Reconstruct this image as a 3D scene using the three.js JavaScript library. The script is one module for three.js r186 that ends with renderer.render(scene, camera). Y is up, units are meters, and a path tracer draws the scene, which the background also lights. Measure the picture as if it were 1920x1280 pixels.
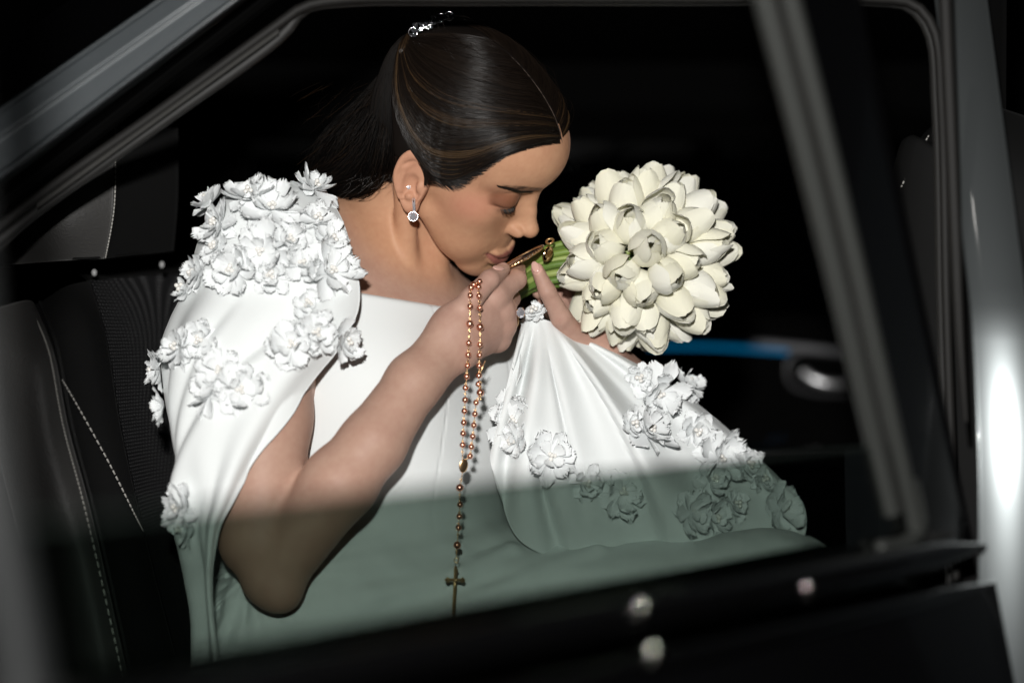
import * as THREE from 'three';
import { mergeGeometries } from 'three/addons/utils/BufferGeometryUtils.js';
import { RoundedBoxGeometry } from 'three/addons/geometries/RoundedBoxGeometry.js';
import { RectAreaLightUniformsLib } from 'three/addons/lights/RectAreaLightUniformsLib.js';

// ---------------------------------------------------------------- camera
const H = 1.0, FOCUS = 1.9;
const scene = new THREE.Scene();
const HF = Math.tan(15 * Math.PI / 180), K = HF / 960;      // 30 degrees across
const camera = new THREE.PerspectiveCamera(2 * Math.atan(HF * 2 / 3) * 180 / Math.PI, 1024 / 682, 0.05, 400);
camera.position.set(0, H, FOCUS);
camera.lookAt(0, H, 0);
camera.focus = 1.84;
camera.userData.fStop = 1.65;
scene.add(camera);

// ---------------------------------------------------------------- renderer, exposure
const renderer = new THREE.WebGLRenderer({ antialias: true });
renderer.toneMapping = THREE.LinearToneMapping;
renderer.toneMappingExposure = 1.08;
renderer.shadowMap.enabled = true;
RectAreaLightUniformsLib.init();

// ---------------------------------------------------------------- night sky (even, nearly black) and a trace of moonlight
{
  const w = 64, h = 32, d = new Float32Array(w * h * 4);
  for (let y = 0; y < h; y++) for (let x = 0; x < w; x++) {
    const i = (y * w + x) * 4;
    d[i] = 0.0011; d[i + 1] = 0.0013; d[i + 2] = 0.0017; d[i + 3] = 1;
  }
  const sky = new THREE.DataTexture(d, w, h, THREE.RGBAFormat, THREE.FloatType);
  sky.mapping = THREE.EquirectangularReflectionMapping; sky.magFilter = THREE.LinearFilter; sky.needsUpdate = true;
  scene.background = sky; scene.environment = sky;
}
const moon = new THREE.DirectionalLight(new THREE.Color(1, 0.96, 0.9), 0.006);
moon.position.set(-4, 9, 6); moon.castShadow = true;
moon.shadow.camera.left = moon.shadow.camera.bottom = -4; moon.shadow.camera.right = moon.shadow.camera.top = 4; moon.shadow.camera.far = 30;
scene.add(moon, moon.target);

// ---------------------------------------------------------------- helpers
let seed = 7;
const rnd = () => { seed = (seed * 1664525 + 1013904223) >>> 0; return seed / 4294967296; };
const rr = (a, b) => a + (b - a) * rnd();
const V = (x, y, z) => new THREE.Vector3(x, y, z);
const W = (px, py, z = 0) => { const d = FOCUS - z; return V((px - 960) * K * d, H - (py - 640) * K * d, z); };
const PX = K * FOCUS;                                   // metres per photo pixel at the bride's distance
const clamp = (x, a, b) => x < a ? a : x > b ? b : x;
const sstep = (a, b, x) => { const t = clamp((x - a) / (b - a), 0, 1); return t * t * (3 - 2 * t); };
const lerp = (a, b, t) => a + (b - a) * t;
const taken = {};
function numbered(n) { const k = taken[n] = (taken[n] ?? -1) + 1; return k ? `${n}_${String(k).padStart(3, '0')}` : n; }
function tag(o, label, category, group, kind) {
  if (label) o.userData.label = label;
  if (category) o.userData.category = category;
  if (group) o.userData.group = group;
  if (kind) o.userData.kind = kind;
  return o;
}
function thing(name, label, category, group) { const g = new THREE.Group(); g.name = numbered(name); scene.add(g); return tag(g, label, category, group); }
function mesh(name, geo, mat, parent) { const m = new THREE.Mesh(geo, mat); m.name = name; m.castShadow = m.receiveShadow = true; parent.add(m); return m; }
function grp(name, parent) { const g = new THREE.Group(); g.name = name; parent.add(g); return g; }
const lin = (r, g, b) => new THREE.Color().setRGB(r, g, b);
const mat = (c, roughness = 0.5, o = {}) => new THREE.MeshPhysicalMaterial({ color: c, roughness, side: THREE.DoubleSide, ...o });

// value noise
const hsh = (x, y, z) => { let h = (x * 374761393 + y * 668265263 + z * 2147483647) | 0; h = Math.imul(h ^ (h >>> 13), 1274126177); return ((h ^ (h >>> 16)) >>> 0) / 4294967296; };
function noise(x, y, z) {
  const xi = Math.floor(x), yi = Math.floor(y), zi = Math.floor(z), f = t => t * t * (3 - 2 * t);
  const u = f(x - xi), v = f(y - yi), w = f(z - zi);
  let r = 0;
  for (let i = 0; i < 8; i++) { const a = i & 1, b = (i >> 1) & 1, c = i >> 2; r += hsh(xi + a, yi + b, zi + c) * (a ? u : 1 - u) * (b ? v : 1 - v) * (c ? w : 1 - w); }
  return r * 2 - 1;
}
function texture(n, m, fn, srgb) {
  const d = new Uint8Array(n * m * 4);
  for (let y = 0; y < m; y++) for (let x = 0; x < n; x++) { const c = fn(x, y, n, m), i = (y * n + x) * 4; d[i] = c[0]; d[i + 1] = c[1] ?? c[0]; d[i + 2] = c[2] ?? c[0]; d[i + 3] = 255; }
  const t = new THREE.DataTexture(d, n, m); t.wrapS = t.wrapT = THREE.RepeatWrapping; t.magFilter = THREE.LinearFilter; t.minFilter = THREE.LinearFilter;
  if (srgb) t.colorSpace = THREE.SRGBColorSpace; t.needsUpdate = true; return t;
}
// Catmull-Rom on arrays of numbers
function cr(P, t) {
  const n = P.length - 1, s = clamp(t, 0, 1) * n, i = Math.min(Math.floor(s), n - 1), u = s - i;
  const a = P[Math.max(i - 1, 0)], b = P[i], c = P[i + 1], d = P[Math.min(i + 2, n)];
  return b.map((_, k) => 0.5 * (2 * b[k] + (c[k] - a[k]) * u + (2 * a[k] - 5 * b[k] + 4 * c[k] - d[k]) * u * u + (3 * b[k] - a[k] - 3 * c[k] + d[k]) * u * u * u));
}
// a sheet z(u,v) as a closed thin shell; f(u,v) -> Vector3
function sheet(f, nu, nv, thick = 0.0015, uvScale = 1) {
  const pos = [], idx = [], uv = [], N = (nu + 1) * (nv + 1), pts = [];
  for (let j = 0; j <= nv; j++) for (let i = 0; i <= nu; i++) pts.push(f(i / nu, j / nv));
  const at = (i, j) => pts[clamp(j, 0, nv) * (nu + 1) + clamp(i, 0, nu)];
  const nor = [];
  for (let j = 0; j <= nv; j++) for (let i = 0; i <= nu; i++) {
    const du = at(i + 1, j).clone().sub(at(i - 1, j)), dv = at(i, j + 1).clone().sub(at(i, j - 1));
    nor.push(du.cross(dv).normalize());
  }
  for (let s = 0; s < 2; s++) for (let k = 0; k < N; k++) {
    const p = pts[k], n = nor[k], o = s ? -thick : 0;
    pos.push(p.x + n.x * o, p.y + n.y * o, p.z + n.z * o);
    uv.push(p.x * uvScale + p.z * 0.6 * uvScale, p.y * uvScale);
  }
  for (let j = 0; j < nv; j++) for (let i = 0; i < nu; i++) {
    const a = j * (nu + 1) + i, b = a + 1, c = a + nu + 1, d = c + 1;
    idx.push(a, b, d, a, d, c, N + a, N + d, N + b, N + a, N + c, N + d);
  }
  const rim = (a, b) => idx.push(a, N + a, N + b, a, N + b, b);
  for (let i = 0; i < nu; i++) { rim(i + 1, i); rim(nv * (nu + 1) + i, nv * (nu + 1) + i + 1); }
  for (let j = 0; j < nv; j++) { rim(j * (nu + 1), (j + 1) * (nu + 1)); rim((j + 1) * (nu + 1) + nu, j * (nu + 1) + nu); }
  const g = new THREE.BufferGeometry();
  g.setAttribute('position', new THREE.Float32BufferAttribute(pos, 3));
  g.setAttribute('uv', new THREE.Float32BufferAttribute(uv, 2));
  g.setIndex(idx); g.computeVertexNormals();
  return g;
}
// a tapered round tube through points; r(t)
function tube(pts, r, seg = 12, rad = 8, closed = false, squash = 1) {
  const c = new THREE.CatmullRomCurve3(pts, closed, 'centripetal'), fr = c.computeFrenetFrames(seg, closed), pos = [], nor = [], uv = [], idx = [];
  for (let i = 0; i <= seg; i++) {
    const t = i / seg, p = c.getPointAt(Math.min(t, 1)), R = typeof r === 'function' ? r(t) : r, n = fr.normals[i], b = fr.binormals[i];
    for (let j = 0; j <= rad; j++) {
      const a = j / rad * Math.PI * 2, ca = Math.cos(a), sa = Math.sin(a) * squash;
      const d = n.clone().multiplyScalar(ca).addScaledVector(b, sa);
      pos.push(p.x + d.x * R, p.y + d.y * R, p.z + d.z * R); d.normalize(); nor.push(d.x, d.y, d.z); uv.push(j / rad, t);
    }
  }
  for (let i = 0; i < seg; i++) for (let j = 0; j < rad; j++) { const a = i * (rad + 1) + j, b = a + 1, d = a + rad + 1, e = d + 1; idx.push(a, b, e, a, e, d); }
  if (!closed) for (const i of [0, seg]) { // caps
    const p = c.getPointAt(i / seg), k = pos.length / 3, tg = c.getTangentAt(i / seg); if (!i) tg.negate();
    pos.push(p.x, p.y, p.z); nor.push(tg.x, tg.y, tg.z); uv.push(0.5, 0.5);
    for (let j = 0; j < rad; j++) i ? idx.push(k, i * (rad + 1) + j, i * (rad + 1) + j + 1) : idx.push(k, j + 1, j);
  }
  const g = new THREE.BufferGeometry();
  g.setAttribute('position', new THREE.Float32BufferAttribute(pos, 3)); g.setAttribute('normal', new THREE.Float32BufferAttribute(nor, 3)); g.setAttribute('uv', new THREE.Float32BufferAttribute(uv, 2));
  g.setIndex(idx); return g;
}
const ball = (p, r, a = 12, b = 8) => new THREE.SphereGeometry(r, a, b).translate(p.x, p.y, p.z);
const merge = gs => mergeGeometries(gs.map(g => { const n = g.index ? g.toNonIndexed() : g; for (const k of Object.keys(n.attributes)) if (!['position', 'normal', 'uv'].includes(k)) n.deleteAttribute(k); return n; }));

// ---- signed distance fields
const smin = (a, b, k) => { const h = k - Math.abs(a - b); return h > 0 ? Math.min(a, b) - h * h / (4 * k) : Math.min(a, b); };
const smax = (a, b, k) => -smin(-a, -b, k);
const sph = (x, y, z, c, r) => Math.hypot(x - c[0], y - c[1], z - c[2]) - r;
function ell(x, y, z, c, r) {
  x -= c[0]; y -= c[1]; z -= c[2];
  const k0 = Math.hypot(x / r[0], y / r[1], z / r[2]), k1 = Math.hypot(x / (r[0] * r[0]), y / (r[1] * r[1]), z / (r[2] * r[2]));
  return k1 < 1e-9 ? -Math.min(r[0], r[1], r[2]) : k0 * (k0 - 1) / k1;
}
function cap(x, y, z, a, b, ra, rb) {                    // tapered capsule (rounded along its axis)
  const bx = b[0] - a[0], by = b[1] - a[1], bz = b[2] - a[2], px = x - a[0], py = y - a[1], pz = z - a[2];
  const t = clamp((px * bx + py * by + pz * bz) / (bx * bx + by * by + bz * bz), 0, 1);
  return Math.hypot(px - bx * t, py - by * t, pz - bz * t) - lerp(ra, rb, t);
}
// surface nets over sparse blocks; f(x,y,z) is close to a distance in metres
function nets(f, lo, hi, h, keep) {
  const B = 8, S = B * h, nb = [0, 1, 2].map(i => Math.ceil((hi[i] - lo[i]) / S)), blocks = new Map();
  const key = (i, j, k) => (i * 2048 + j) * 2048 + k;
  for (let a = 0; a < nb[0]; a++) for (let b = 0; b < nb[1]; b++) for (let c = 0; c < nb[2]; c++) {
    const d = f(lo[0] + (a + 0.5) * S, lo[1] + (b + 0.5) * S, lo[2] + (c + 0.5) * S);
    if (Math.abs(d) > S * 1.15) continue;
    const v = new Float32Array((B + 1) ** 3); let n = 0;
    for (let i = 0; i <= B; i++) for (let j = 0; j <= B; j++) for (let k = 0; k <= B; k++) v[n++] = f(lo[0] + (a * B + i) * h, lo[1] + (b * B + j) * h, lo[2] + (c * B + k) * h);
    blocks.set(key(a, b, c), { a, b, c, v, id: null });
  }
  const pos = [], idx = [], Q = B + 1, off = [];
  for (let i = 0; i < 8; i++) off.push((i >> 2) * Q * Q + ((i >> 1) & 1) * Q + (i & 1));
  for (const bl of blocks.values()) {
    bl.id = new Int32Array(B * B * B).fill(-1);
    for (let i = 0; i < B; i++) for (let j = 0; j < B; j++) for (let k = 0; k < B; k++) {
      const o = (i * Q + j) * Q + k, v = off.map(q => bl.v[o + q]);
      let m = 0; for (let q = 0; q < 8; q++) if (v[q] < 0) m |= 1 << q;
      if (m === 0 || m === 255) continue;
      let sx = 0, sy = 0, sz = 0, n = 0;
      for (let p = 0; p < 8; p++) for (const ax of [1, 2, 4]) {
        const q = p | ax; if (q === p || (v[p] < 0) === (v[q] < 0)) continue;
        const t = v[p] / (v[p] - v[q]);
        sx += (p >> 2) + (ax === 4 ? t : 0); sy += ((p >> 1) & 1) + (ax === 2 ? t : 0); sz += (p & 1) + (ax === 1 ? t : 0); n++;
      }
      bl.id[(i * B + j) * B + k] = pos.length / 3;
      pos.push(lo[0] + (bl.a * B + i + sx / n) * h, lo[1] + (bl.b * B + j + sy / n) * h, lo[2] + (bl.c * B + k + sz / n) * h);
    }
  }
  const idAt = (i, j, k) => { const bl = blocks.get(key(i >> 3, j >> 3, k >> 3)); return bl ? bl.id[((i & 7) * B + (j & 7)) * B + (k & 7)] : -1; };
  for (const bl of blocks.values()) for (let i = 0; i < B; i++) for (let j = 0; j < B; j++) for (let k = 0; k < B; k++) {
    const o = (i * Q + j) * Q + k, s = bl.v[o] < 0, I = bl.a * B + i, J = bl.b * B + j, L = bl.c * B + k;
    const quad = (d, p) => { if (p.some(q => q < 0)) return; const [a, b, c, e] = p; d ? idx.push(a, b, c, a, c, e) : idx.push(a, c, b, a, e, c); };
    if (s !== (bl.v[o + Q * Q] < 0)) quad(s, [idAt(I, J - 1, L - 1), idAt(I, J, L - 1), idAt(I, J, L), idAt(I, J - 1, L)]);
    if (s !== (bl.v[o + Q] < 0)) quad(s, [idAt(I - 1, J, L - 1), idAt(I - 1, J, L), idAt(I, J, L), idAt(I, J, L - 1)]);
    if (s !== (bl.v[o + 1] < 0)) quad(s, [idAt(I - 1, J - 1, L), idAt(I, J - 1, L), idAt(I, J, L), idAt(I - 1, J, L)]);
  }
  const nor = new Float32Array(pos.length), uv = new Float32Array(pos.length / 3 * 2), e = h * 0.6;
  for (let i = 0; i < pos.length; i += 3) {
    const x = pos[i], y = pos[i + 1], z = pos[i + 2];
    const a = f(x + e, y, z) - f(x - e, y, z), b = f(x, y + e, z) - f(x, y - e, z), c = f(x, y, z + e) - f(x, y, z - e), l = Math.hypot(a, b, c) || 1;
    nor[i] = a / l; nor[i + 1] = b / l; nor[i + 2] = c / l; uv[i / 3 * 2] = x + 0.6 * z; uv[i / 3 * 2 + 1] = y + 0.35 * z;
  }
  const g = new THREE.BufferGeometry();
  g.setAttribute('position', new THREE.Float32BufferAttribute(pos, 3)); g.setAttribute('normal', new THREE.BufferAttribute(nor, 3)); g.setAttribute('uv', new THREE.BufferAttribute(uv, 2));
  let I = idx;
  if (keep) { I = []; for (let t = 0; t < idx.length; t += 3) { if ([0, 1, 2].every(q => { const v = idx[t + q] * 3; return keep(pos[v], pos[v + 1], pos[v + 2]); })) I.push(idx[t], idx[t + 1], idx[t + 2]); } }
  g.setIndex(I); return g;
}

// ================================================================ the bride: one continuous body (head, neck, arms, hands)
const HEAD = (() => {
  const a = 26.8 * Math.PI / 180, b = 27.4 * Math.PI / 180, r = 27 * Math.PI / 180;
  const m = new THREE.Matrix4().makeRotationX(r).multiply(new THREE.Matrix4().makeRotationY(-b)).multiply(new THREE.Matrix4().makeRotationZ(-a));
  const s = 0.01012; m.scale(V(s, s, s)); m.setPosition(-0.055, H + 0.186, 0);
  return { m, inv: m.clone().invert(), s };
})();
const HI = HEAD.inv.elements, HM = HEAD.m.elements;
const toHead = (x, y, z) => [HI[0] * x + HI[4] * y + HI[8] * z + HI[12], HI[1] * x + HI[5] * y + HI[9] * z + HI[13], HI[2] * x + HI[6] * y + HI[10] * z + HI[14]];
const fromHead = (x, y, z) => V(HM[0] * x + HM[4] * y + HM[8] * z + HM[12], HM[1] * x + HM[5] * y + HM[9] * z + HM[13], HM[2] * x + HM[6] * y + HM[10] * z + HM[14]);
const arr = v => [v.x, v.y, v.z];

// head in centimetres: x forward, y up, z to her right; mirrored in z
const earT = { c: Math.cos(0.38), s: Math.sin(0.38) };
function earSDF(x, y, z) {                               // an ear plane leaning back, flaring outwards
  x -= -0.75; y -= -0.75; z -= 6.75;
  const X = x * earT.c + y * earT.s, Y = -x * earT.s + y * earT.c;
  let Z = z - 0.28 * -X * 1.0 - 0.25;                    // flare
  const yy = Y / 3.25, w = 1.75 - 0.55 * sstep(0.3, -1, yy);
  const q = Math.hypot((X - 0.15 - 0.1 * Y / 3) / w, yy) ; // outline ellipse, narrower below
  const rimR = (q - 0.86) * 1.75;
  let d = Math.hypot(Math.max(q - 0.84, 0) * 1.7, Math.max(Math.abs(Z - 0.1) - 0.16, 0)) - 0.17; // plate
  // helix rim
  const front = sstep(1.2, 0.2, X) ;
  const hel = Math.hypot(rimR, Z - 0.48) - 0.30 * (0.55 + 0.45 * front) * (Y < -1.9 ? 0.7 : 1);
  d = smin(d, hel, 0.22);
  // antihelix
  const ah = cap(X, Y, Z, [-0.55, 1.4, 0.38], [-0.75, -0.9, 0.45], 0.26, 0.3);
  d = smin(d, ah, 0.35);
  d = smin(d, cap(X, Y, Z, [-0.55, 1.3, 0.35], [0.35, 2.0, 0.3], 0.22, 0.14), 0.3);
  // lobe
  d = smin(d, ell(X, Y, Z, [0.12, -2.55, 0.22], [0.78, 0.95, 0.34]), 0.3);
  // concha
  d = smax(d, -ell(X, Y, Z, [0.2, -0.35, 0.80], [0.85, 1.3, 0.75]), 0.25);
  // tragus, antitragus
  d = smin(d, ell(X, Y, Z, [1.0, -0.55, 0.28], [0.42, 0.62, 0.42]), 0.3);
  d = smin(d, sph(X, Y, Z, [0.05, -1.55, 0.42], 0.36), 0.35);
  return d;
}
const gs = t => Math.exp(-t * t);
function headSDF(x, y, z0) {
  const z = Math.sqrt(z0 * z0 + 0.02);
  let d = ell(x, y, z, [-0.9, 4.2, 0], [9.0, 8.0, 7.2]);
  d = smin(d, ell(x, y, z, [3.5, 5.2, 0], [6.5, 5.2, 6.1]), 1.6);
  d = smin(d, ell(x, y, z, [2.7, -0.9, 0], [5.9, 6.0, 5.7]), 2.2);
  d = smin(d, cap(x, y, z, [1.5, -4.1, 4.7], [6.3, -7.9, 1.6], 1.05, 1.35), 1.7);
  d = smin(d, ell(x, y, z, [7.1, -8.7, 0], [1.55, 1.4, 1.9]), 1.4);
  d = smin(d, ell(x, y, z, [5.7, -5.3, 0], [3.15, 3.2, 3.3]), 1.8);
  d = smin(d, ell(x, y, z, [5.0, -0.9, 4.1], [2.2, 1.8, 1.75]), 1.7);       // cheekbone
  d = smin(d, ell(x, y, z, [4.8, -4.0, 3.1], [2.7, 3.2, 2.2]), 1.8);        // cheek
  d = smin(d, ell(x, y, z, [5.0, -5.2, 2.2], [2.3, 2.2, 2.1]), 1.6);        // lower cheek
  d = smin(d, cap(x, y, z, [8.1, 3.5, 1.0], [5.9, 3.6, 4.2], 0.85, 0.85), 1.3);   // brow ridge
  // eye socket, lid over the eyeball
  d = smax(d, -ell(x, y, z, [9.7, 1.3, 2.9], [1.6, 1.2, 1.8]), 1.6);
  const ex = x - 6.85, ey = y - 1.45, ez = z - 3.0;
  const er = Math.hypot(ex, ey * 0.98, ez * 0.88);
  let lid = er - 1.5;
  // lash seam: a shallow groove that runs low over the ball
  const seam = ey + 0.62 - 0.10 * ez + 0.11 * ez * ez * 0.0;
  lid += 0.10 * gs((seam + 0.08) / 0.10) * (ex > 0 ? 1 : 0) - 0.05 * sstep(-0.05, 0.12, seam) * sstep(0.8, 0.3, seam);
  d = smin(d, lid, 0.42);
  const crease = er - 1.62; // fold above the lid
  d += 0.09 * gs(crease / 0.12) * sstep(0.35, 0.75, ey) * sstep(0, 0.8, ex);
  // nose
  let n = cap(x, y, z, [8.2, 2.6, 0], [9.2, -0.3, 0], 0.66, 0.60);
  n = smin(n, cap(x, y, z, [9.2, -0.3, 0], [10.15, -2.0, 0], 0.60, 0.74), 0.5);
  n = smin(n, cap(x, y, z, [7.9, -0.2, 0], [8.6, -2.2, 0], 0.8, 1.15), 1.0);
  n = smin(n, ell(x, y, z, [10.15, -2.05, 0], [0.80, 0.78, 0.82]), 0.35);
  n = smin(n, ell(x, y, z, [9.15, -2.45, 1.1], [0.92, 0.62, 0.58]), 0.35);
  d = smin(d, n, 0.8);
  d = smax(d, -ell(x, y, z, [9.6, -3.05, 0.55], [0.5, 0.45, 0.28]), 0.2);
  d += 0.07 * Math.exp(-(((z - 1.72) / 0.18) ** 2)) * Math.exp(-(((y + 2.4) / 0.55) ** 2)) * sstep(7.4, 8.4, x); // wing crease
  // lips
  const zz = z / 2.45, curve = 0.95 * zz * zz;
  const lx = 8.85 - curve;
  const up = cap(x, y, z, [lx + 0.14, -4.82 - 0.22 * Math.min(zz * zz, 1.1), z], [lx + 0.1, -5.06, z], 0.42, 0.42) ;
  const mt = sstep(1.08, 0.7, zz);
  const upr = Math.hypot(x - (lx + 0.16), y + 5.95 - 0.55 * zz * zz) - (0.12 + 0.40 * mt) + 0.06 * Math.exp(-((z / 0.3) ** 2));
  const lor = Math.hypot(x - (lx + 0.05), (y + 6.85 - 0.95 * zz * zz) * 0.9) - (0.10 + 0.50 * mt);
  if (z < 2.9) { d = smin(d, upr + (z > 2.3 ? (z - 2.3) : 0), 0.22); d = smin(d, lor + (z > 2.2 ? (z - 2.2) : 0), 0.25); }
  d += 0.22 * Math.exp(-(((y + 6.40 - 0.72 * zz * zz) / 0.10) ** 2)) * sstep(2.75, 2.3, z) * sstep(6.5, 7.6, x);  // mouth line
  d += 0.14 * Math.exp(-(((y + 7.8) / 0.4) ** 2)) * sstep(2.2, 0.6, z) * sstep(6, 7.4, x);                  // under the lower lip
  d += 0.06 * Math.exp(-((z / 0.3) ** 2)) * Math.exp(-(((y + 3.9) / 0.55) ** 2)) * sstep(7, 8, x);            // philtrum
  { // fold from the wing of the nose past the mouth corner
    const t = clamp((-2.4 - y) / 3.2, 0, 1), fz = 1.95 + 1.25 * t + 0.25 * Math.sin(t * 3.1);
    d += 0.012 * Math.exp(-(((z - fz) / 0.3) ** 2)) * sstep(-2.0, -2.7, y) * sstep(-5.9, -4.6, y) * sstep(5, 7, x);
    d += 0.10 * Math.exp(-(((z - 2.75) / 0.22) ** 2 + ((y + 5.68) / 0.25) ** 2)) * sstep(5, 7, x);           // mouth corner
  }
  if (z > 4.5 && x > -5 && x < 3.5 && y > -6 && y < 6) d = smin(d, earSDF(x, y, z), 0.3);
  return d;
}
// joints from photo pixels and distance
const J = o => Object.fromEntries(Object.entries(o).map(([k, v]) => [k, arr(W(...v))]));
const B = J({
  neckTop: [752, 392, -0.058], neckBase: [680, 525, -0.085], trapA: [715, 440, -0.055], shR: [505, 462, 0.055], shL: [925, 610, -0.2], neckLow: [700, 585, -0.09],
  armR: [498, 780, 0.115], elbR: [486, 1010, 0.138], elbTip: [508, 1080, 0.150], foreR: [636, 906, 0.155], foreQ: [699, 830, 0.146], foreM: [776, 716, 0.122], wrR: [858, 632, 0.098],
  chest: [725, 715, -0.065], sternal: [800, 560, 0.02],
  elbL: [1245, 850, -0.13], wrL: [1128, 668, -0.03], foreL: [1195, 755, -0.085],
});
const Tl = V(0.64, 0, -0.77).normalize(), Tf = V(0.77, 0, 0.64).normalize();     // torso: to her left, forward
function torsoLocal(x, y, z, c) { x -= c[0]; y -= c[1]; z -= c[2]; return [x * Tl.x + z * Tl.z, y, x * Tf.x + z * Tf.z]; }
const stern = [arr(fromHead(-2.2, -2.6, 4.8)), arr(W(765, 562, -0.03))], stern2 = [arr(fromHead(-1.8, -3.2, -5.2)), arr(W(800, 560, -0.03))];
const clavR = [arr(W(762, 560, -0.03)), arr(W(560, 470, 0.07))];
function torsoSDF(x, y, z) {
  let d = cap(x, y, z, B.neckTop, B.neckBase, 0.050, 0.056);
  d = smin(d, cap(x, y, z, B.trapA, B.shR, 0.042, 0.047), 0.035);
  d = smin(d, cap(x, y, z, B.neckLow, B.shL, 0.040, 0.040), 0.03);
  const [l, t, f] = torsoLocal(x, y, z, B.chest);
  d = smin(d, ell(l, t, f, [0, 0, 0], [0.155, 0.138, 0.105]), 0.04);
  d = smin(d, cap(x, y, z, clavR[0], clavR[1], 0.0085, 0.009), 0.016);
  d = smin(d, cap(x, y, z, stern[0], stern[1], 0.0125, 0.0085), 0.008);
  d = smin(d, cap(x, y, z, stern2[0], stern2[1], 0.013, 0.008), 0.022);
  return d;
}
function chain(ps, rs) { const q = ps.map(p => arr(W(...p))); return (x, y, z) => { let d = 9; for (let i = 0; i + 1 < q.length; i++) d = smin(d, cap(x, y, z, q[i], q[i + 1], rs[i], rs[i + 1]), 0.003); return d; }; }
const R = {
  thumb: chain([[858, 590, 0.098], [884, 560, 0.106], [918, 524, 0.092], [944, 504, 0.070]], [0.0125, 0.0108, 0.0092, 0.0064]),
  index: chain([[930, 555, 0.074], [968, 524, 0.048], [968, 504, 0.020], [950, 508, 0.010]], [0.0115, 0.0098, 0.0085, 0.0064]),
  middle: chain([[942, 583, 0.064], [956, 560, 0.020], [950, 535, 0.0], [930, 545, 0.004]], [0.0118, 0.0100, 0.0085, 0.007]),
  ring: chain([[944, 610, 0.059], [952, 592, 0.014], [940, 572, -0.006], [922, 580, 0.0]], [0.0114, 0.0092, 0.008, 0.0065]),
  little: chain([[934, 637, 0.055], [940, 622, 0.014], [930, 608, -0.004], [915, 612, 0.002]], [0.0104, 0.0084, 0.007, 0.006]),
};
const palmR = [[848, 614, 0.100, 928, 556, 0.072, 0.0165, 0.0118], [854, 626, 0.100, 941, 584, 0.062, 0.018, 0.0116], [858, 640, 0.098, 943, 611, 0.057, 0.018, 0.0112], [862, 654, 0.094, 933, 637, 0.054, 0.0165, 0.0102]]
  .map(q => [arr(W(q[0], q[1], q[2])), arr(W(q[3], q[4], q[5])), q[6], q[7]]);
const knuckles = [[926, 556, 0.0785], [939, 583, 0.0685], [941, 610, 0.0625], [932, 635, 0.058]].map(q => arr(W(...q)));
function handR(x, y, z) {
  let d = 9;
  for (const p of palmR) d = smin(d, cap(x, y, z, ...p), 0.0115);
  for (const k of knuckles) d = smin(d, sph(x, y, z, k, 0.0095), 0.006);
  d = smin(d, R.thumb(x, y, z), 0.006);
  let f = R.index(x, y, z); f = smin(f, R.middle(x, y, z), 0.0022); f = smin(f, R.ring(x, y, z), 0.0022); f = smin(f, R.little(x, y, z), 0.0022);
  return smin(d, f, 0.008);
}
const Lh = {
  thumb: chain([[1082, 640, -0.005], [1052, 595, 0.022], [1026, 546, 0.036], [1007, 504, 0.036]], [0.0135, 0.0102, 0.0083, 0.0060]),
  index: chain([[1100, 590, -0.03], [1072, 530, -0.055], [1040, 500, -0.045], [1024, 490, -0.012]], [0.0108, 0.0095, 0.0085, 0.0068]),
  middle: chain([[1100, 605, -0.035], [1066, 560, -0.062], [1030, 530, -0.055], [1012, 522, -0.025]], [0.0108, 0.0095, 0.0085, 0.0068]),
  ring: chain([[1098, 620, -0.04], [1060, 585, -0.068], [1026, 556, -0.058], [1010, 548, -0.03]], [0.0102, 0.009, 0.008, 0.0065]),
  little: chain([[1094, 634, -0.044], [1058, 606, -0.066], [1030, 582, -0.056], [1014, 574, -0.034]], [0.0092, 0.008, 0.007, 0.006]),
};
const palmL = [[1128, 650, -0.02, 1102, 592, -0.028], [1132, 664, -0.025, 1100, 612, -0.035], [1130, 676, -0.032, 1096, 634, -0.042], [1120, 664, -0.015, 1084, 632, -0.008]].map(q => [arr(W(q[0], q[1], q[2])), arr(W(q[3], q[4], q[5])), 0.0165, 0.0125]);
function handL(x, y, z) {
  let d = 9;
  for (const p of palmL) d = smin(d, cap(x, y, z, ...p), 0.012);
  d = smin(d, Lh.thumb(x, y, z), 0.011);
  let f = Lh.index(x, y, z); f = smin(f, Lh.middle(x, y, z), 0.0022); f = smin(f, Lh.ring(x, y, z), 0.0022); f = smin(f, Lh.little(x, y, z), 0.0022);
  return smin(d, f, 0.006);
}
const elbBone = arr(W(528, 1112, 0.158));
const wrU = arr(W(846, 612, 0.098)), wrD = arr(W(866, 652, 0.094));
function armR(x, y, z) {
  let up = smin(cap(x, y, z, B.shR, B.armR, 0.05, 0.042), cap(x, y, z, B.armR, B.elbR, 0.042, 0.038), 0.012);
  let fo = cap(x, y, z, B.elbTip, B.foreR, 0.0285, 0.0335);
  fo = smin(fo, cap(x, y, z, B.foreR, B.foreQ, 0.0335, 0.0295), 0.010);
  fo = smin(fo, cap(x, y, z, B.foreQ, B.foreM, 0.0305, 0.0255), 0.010);
  fo = smin(fo, cap(x, y, z, B.foreM, wrU, 0.0225, 0.0180), 0.012);
  fo = smin(fo, cap(x, y, z, B.foreM, wrD, 0.0225, 0.0170), 0.012);
  fo = smin(fo, sph(x, y, z, elbBone, 0.016), 0.018);
  return { up, fo };
}
const gate = (x, y, z, c, r) => Math.hypot(x - c[0], y - c[1], z - c[2]) - r;
const hcW = arr(fromHead(0, 1, 0)), hrC = arr(W(915, 580, 0.06)), hlC = arr(W(1070, 590, -0.02));
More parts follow.
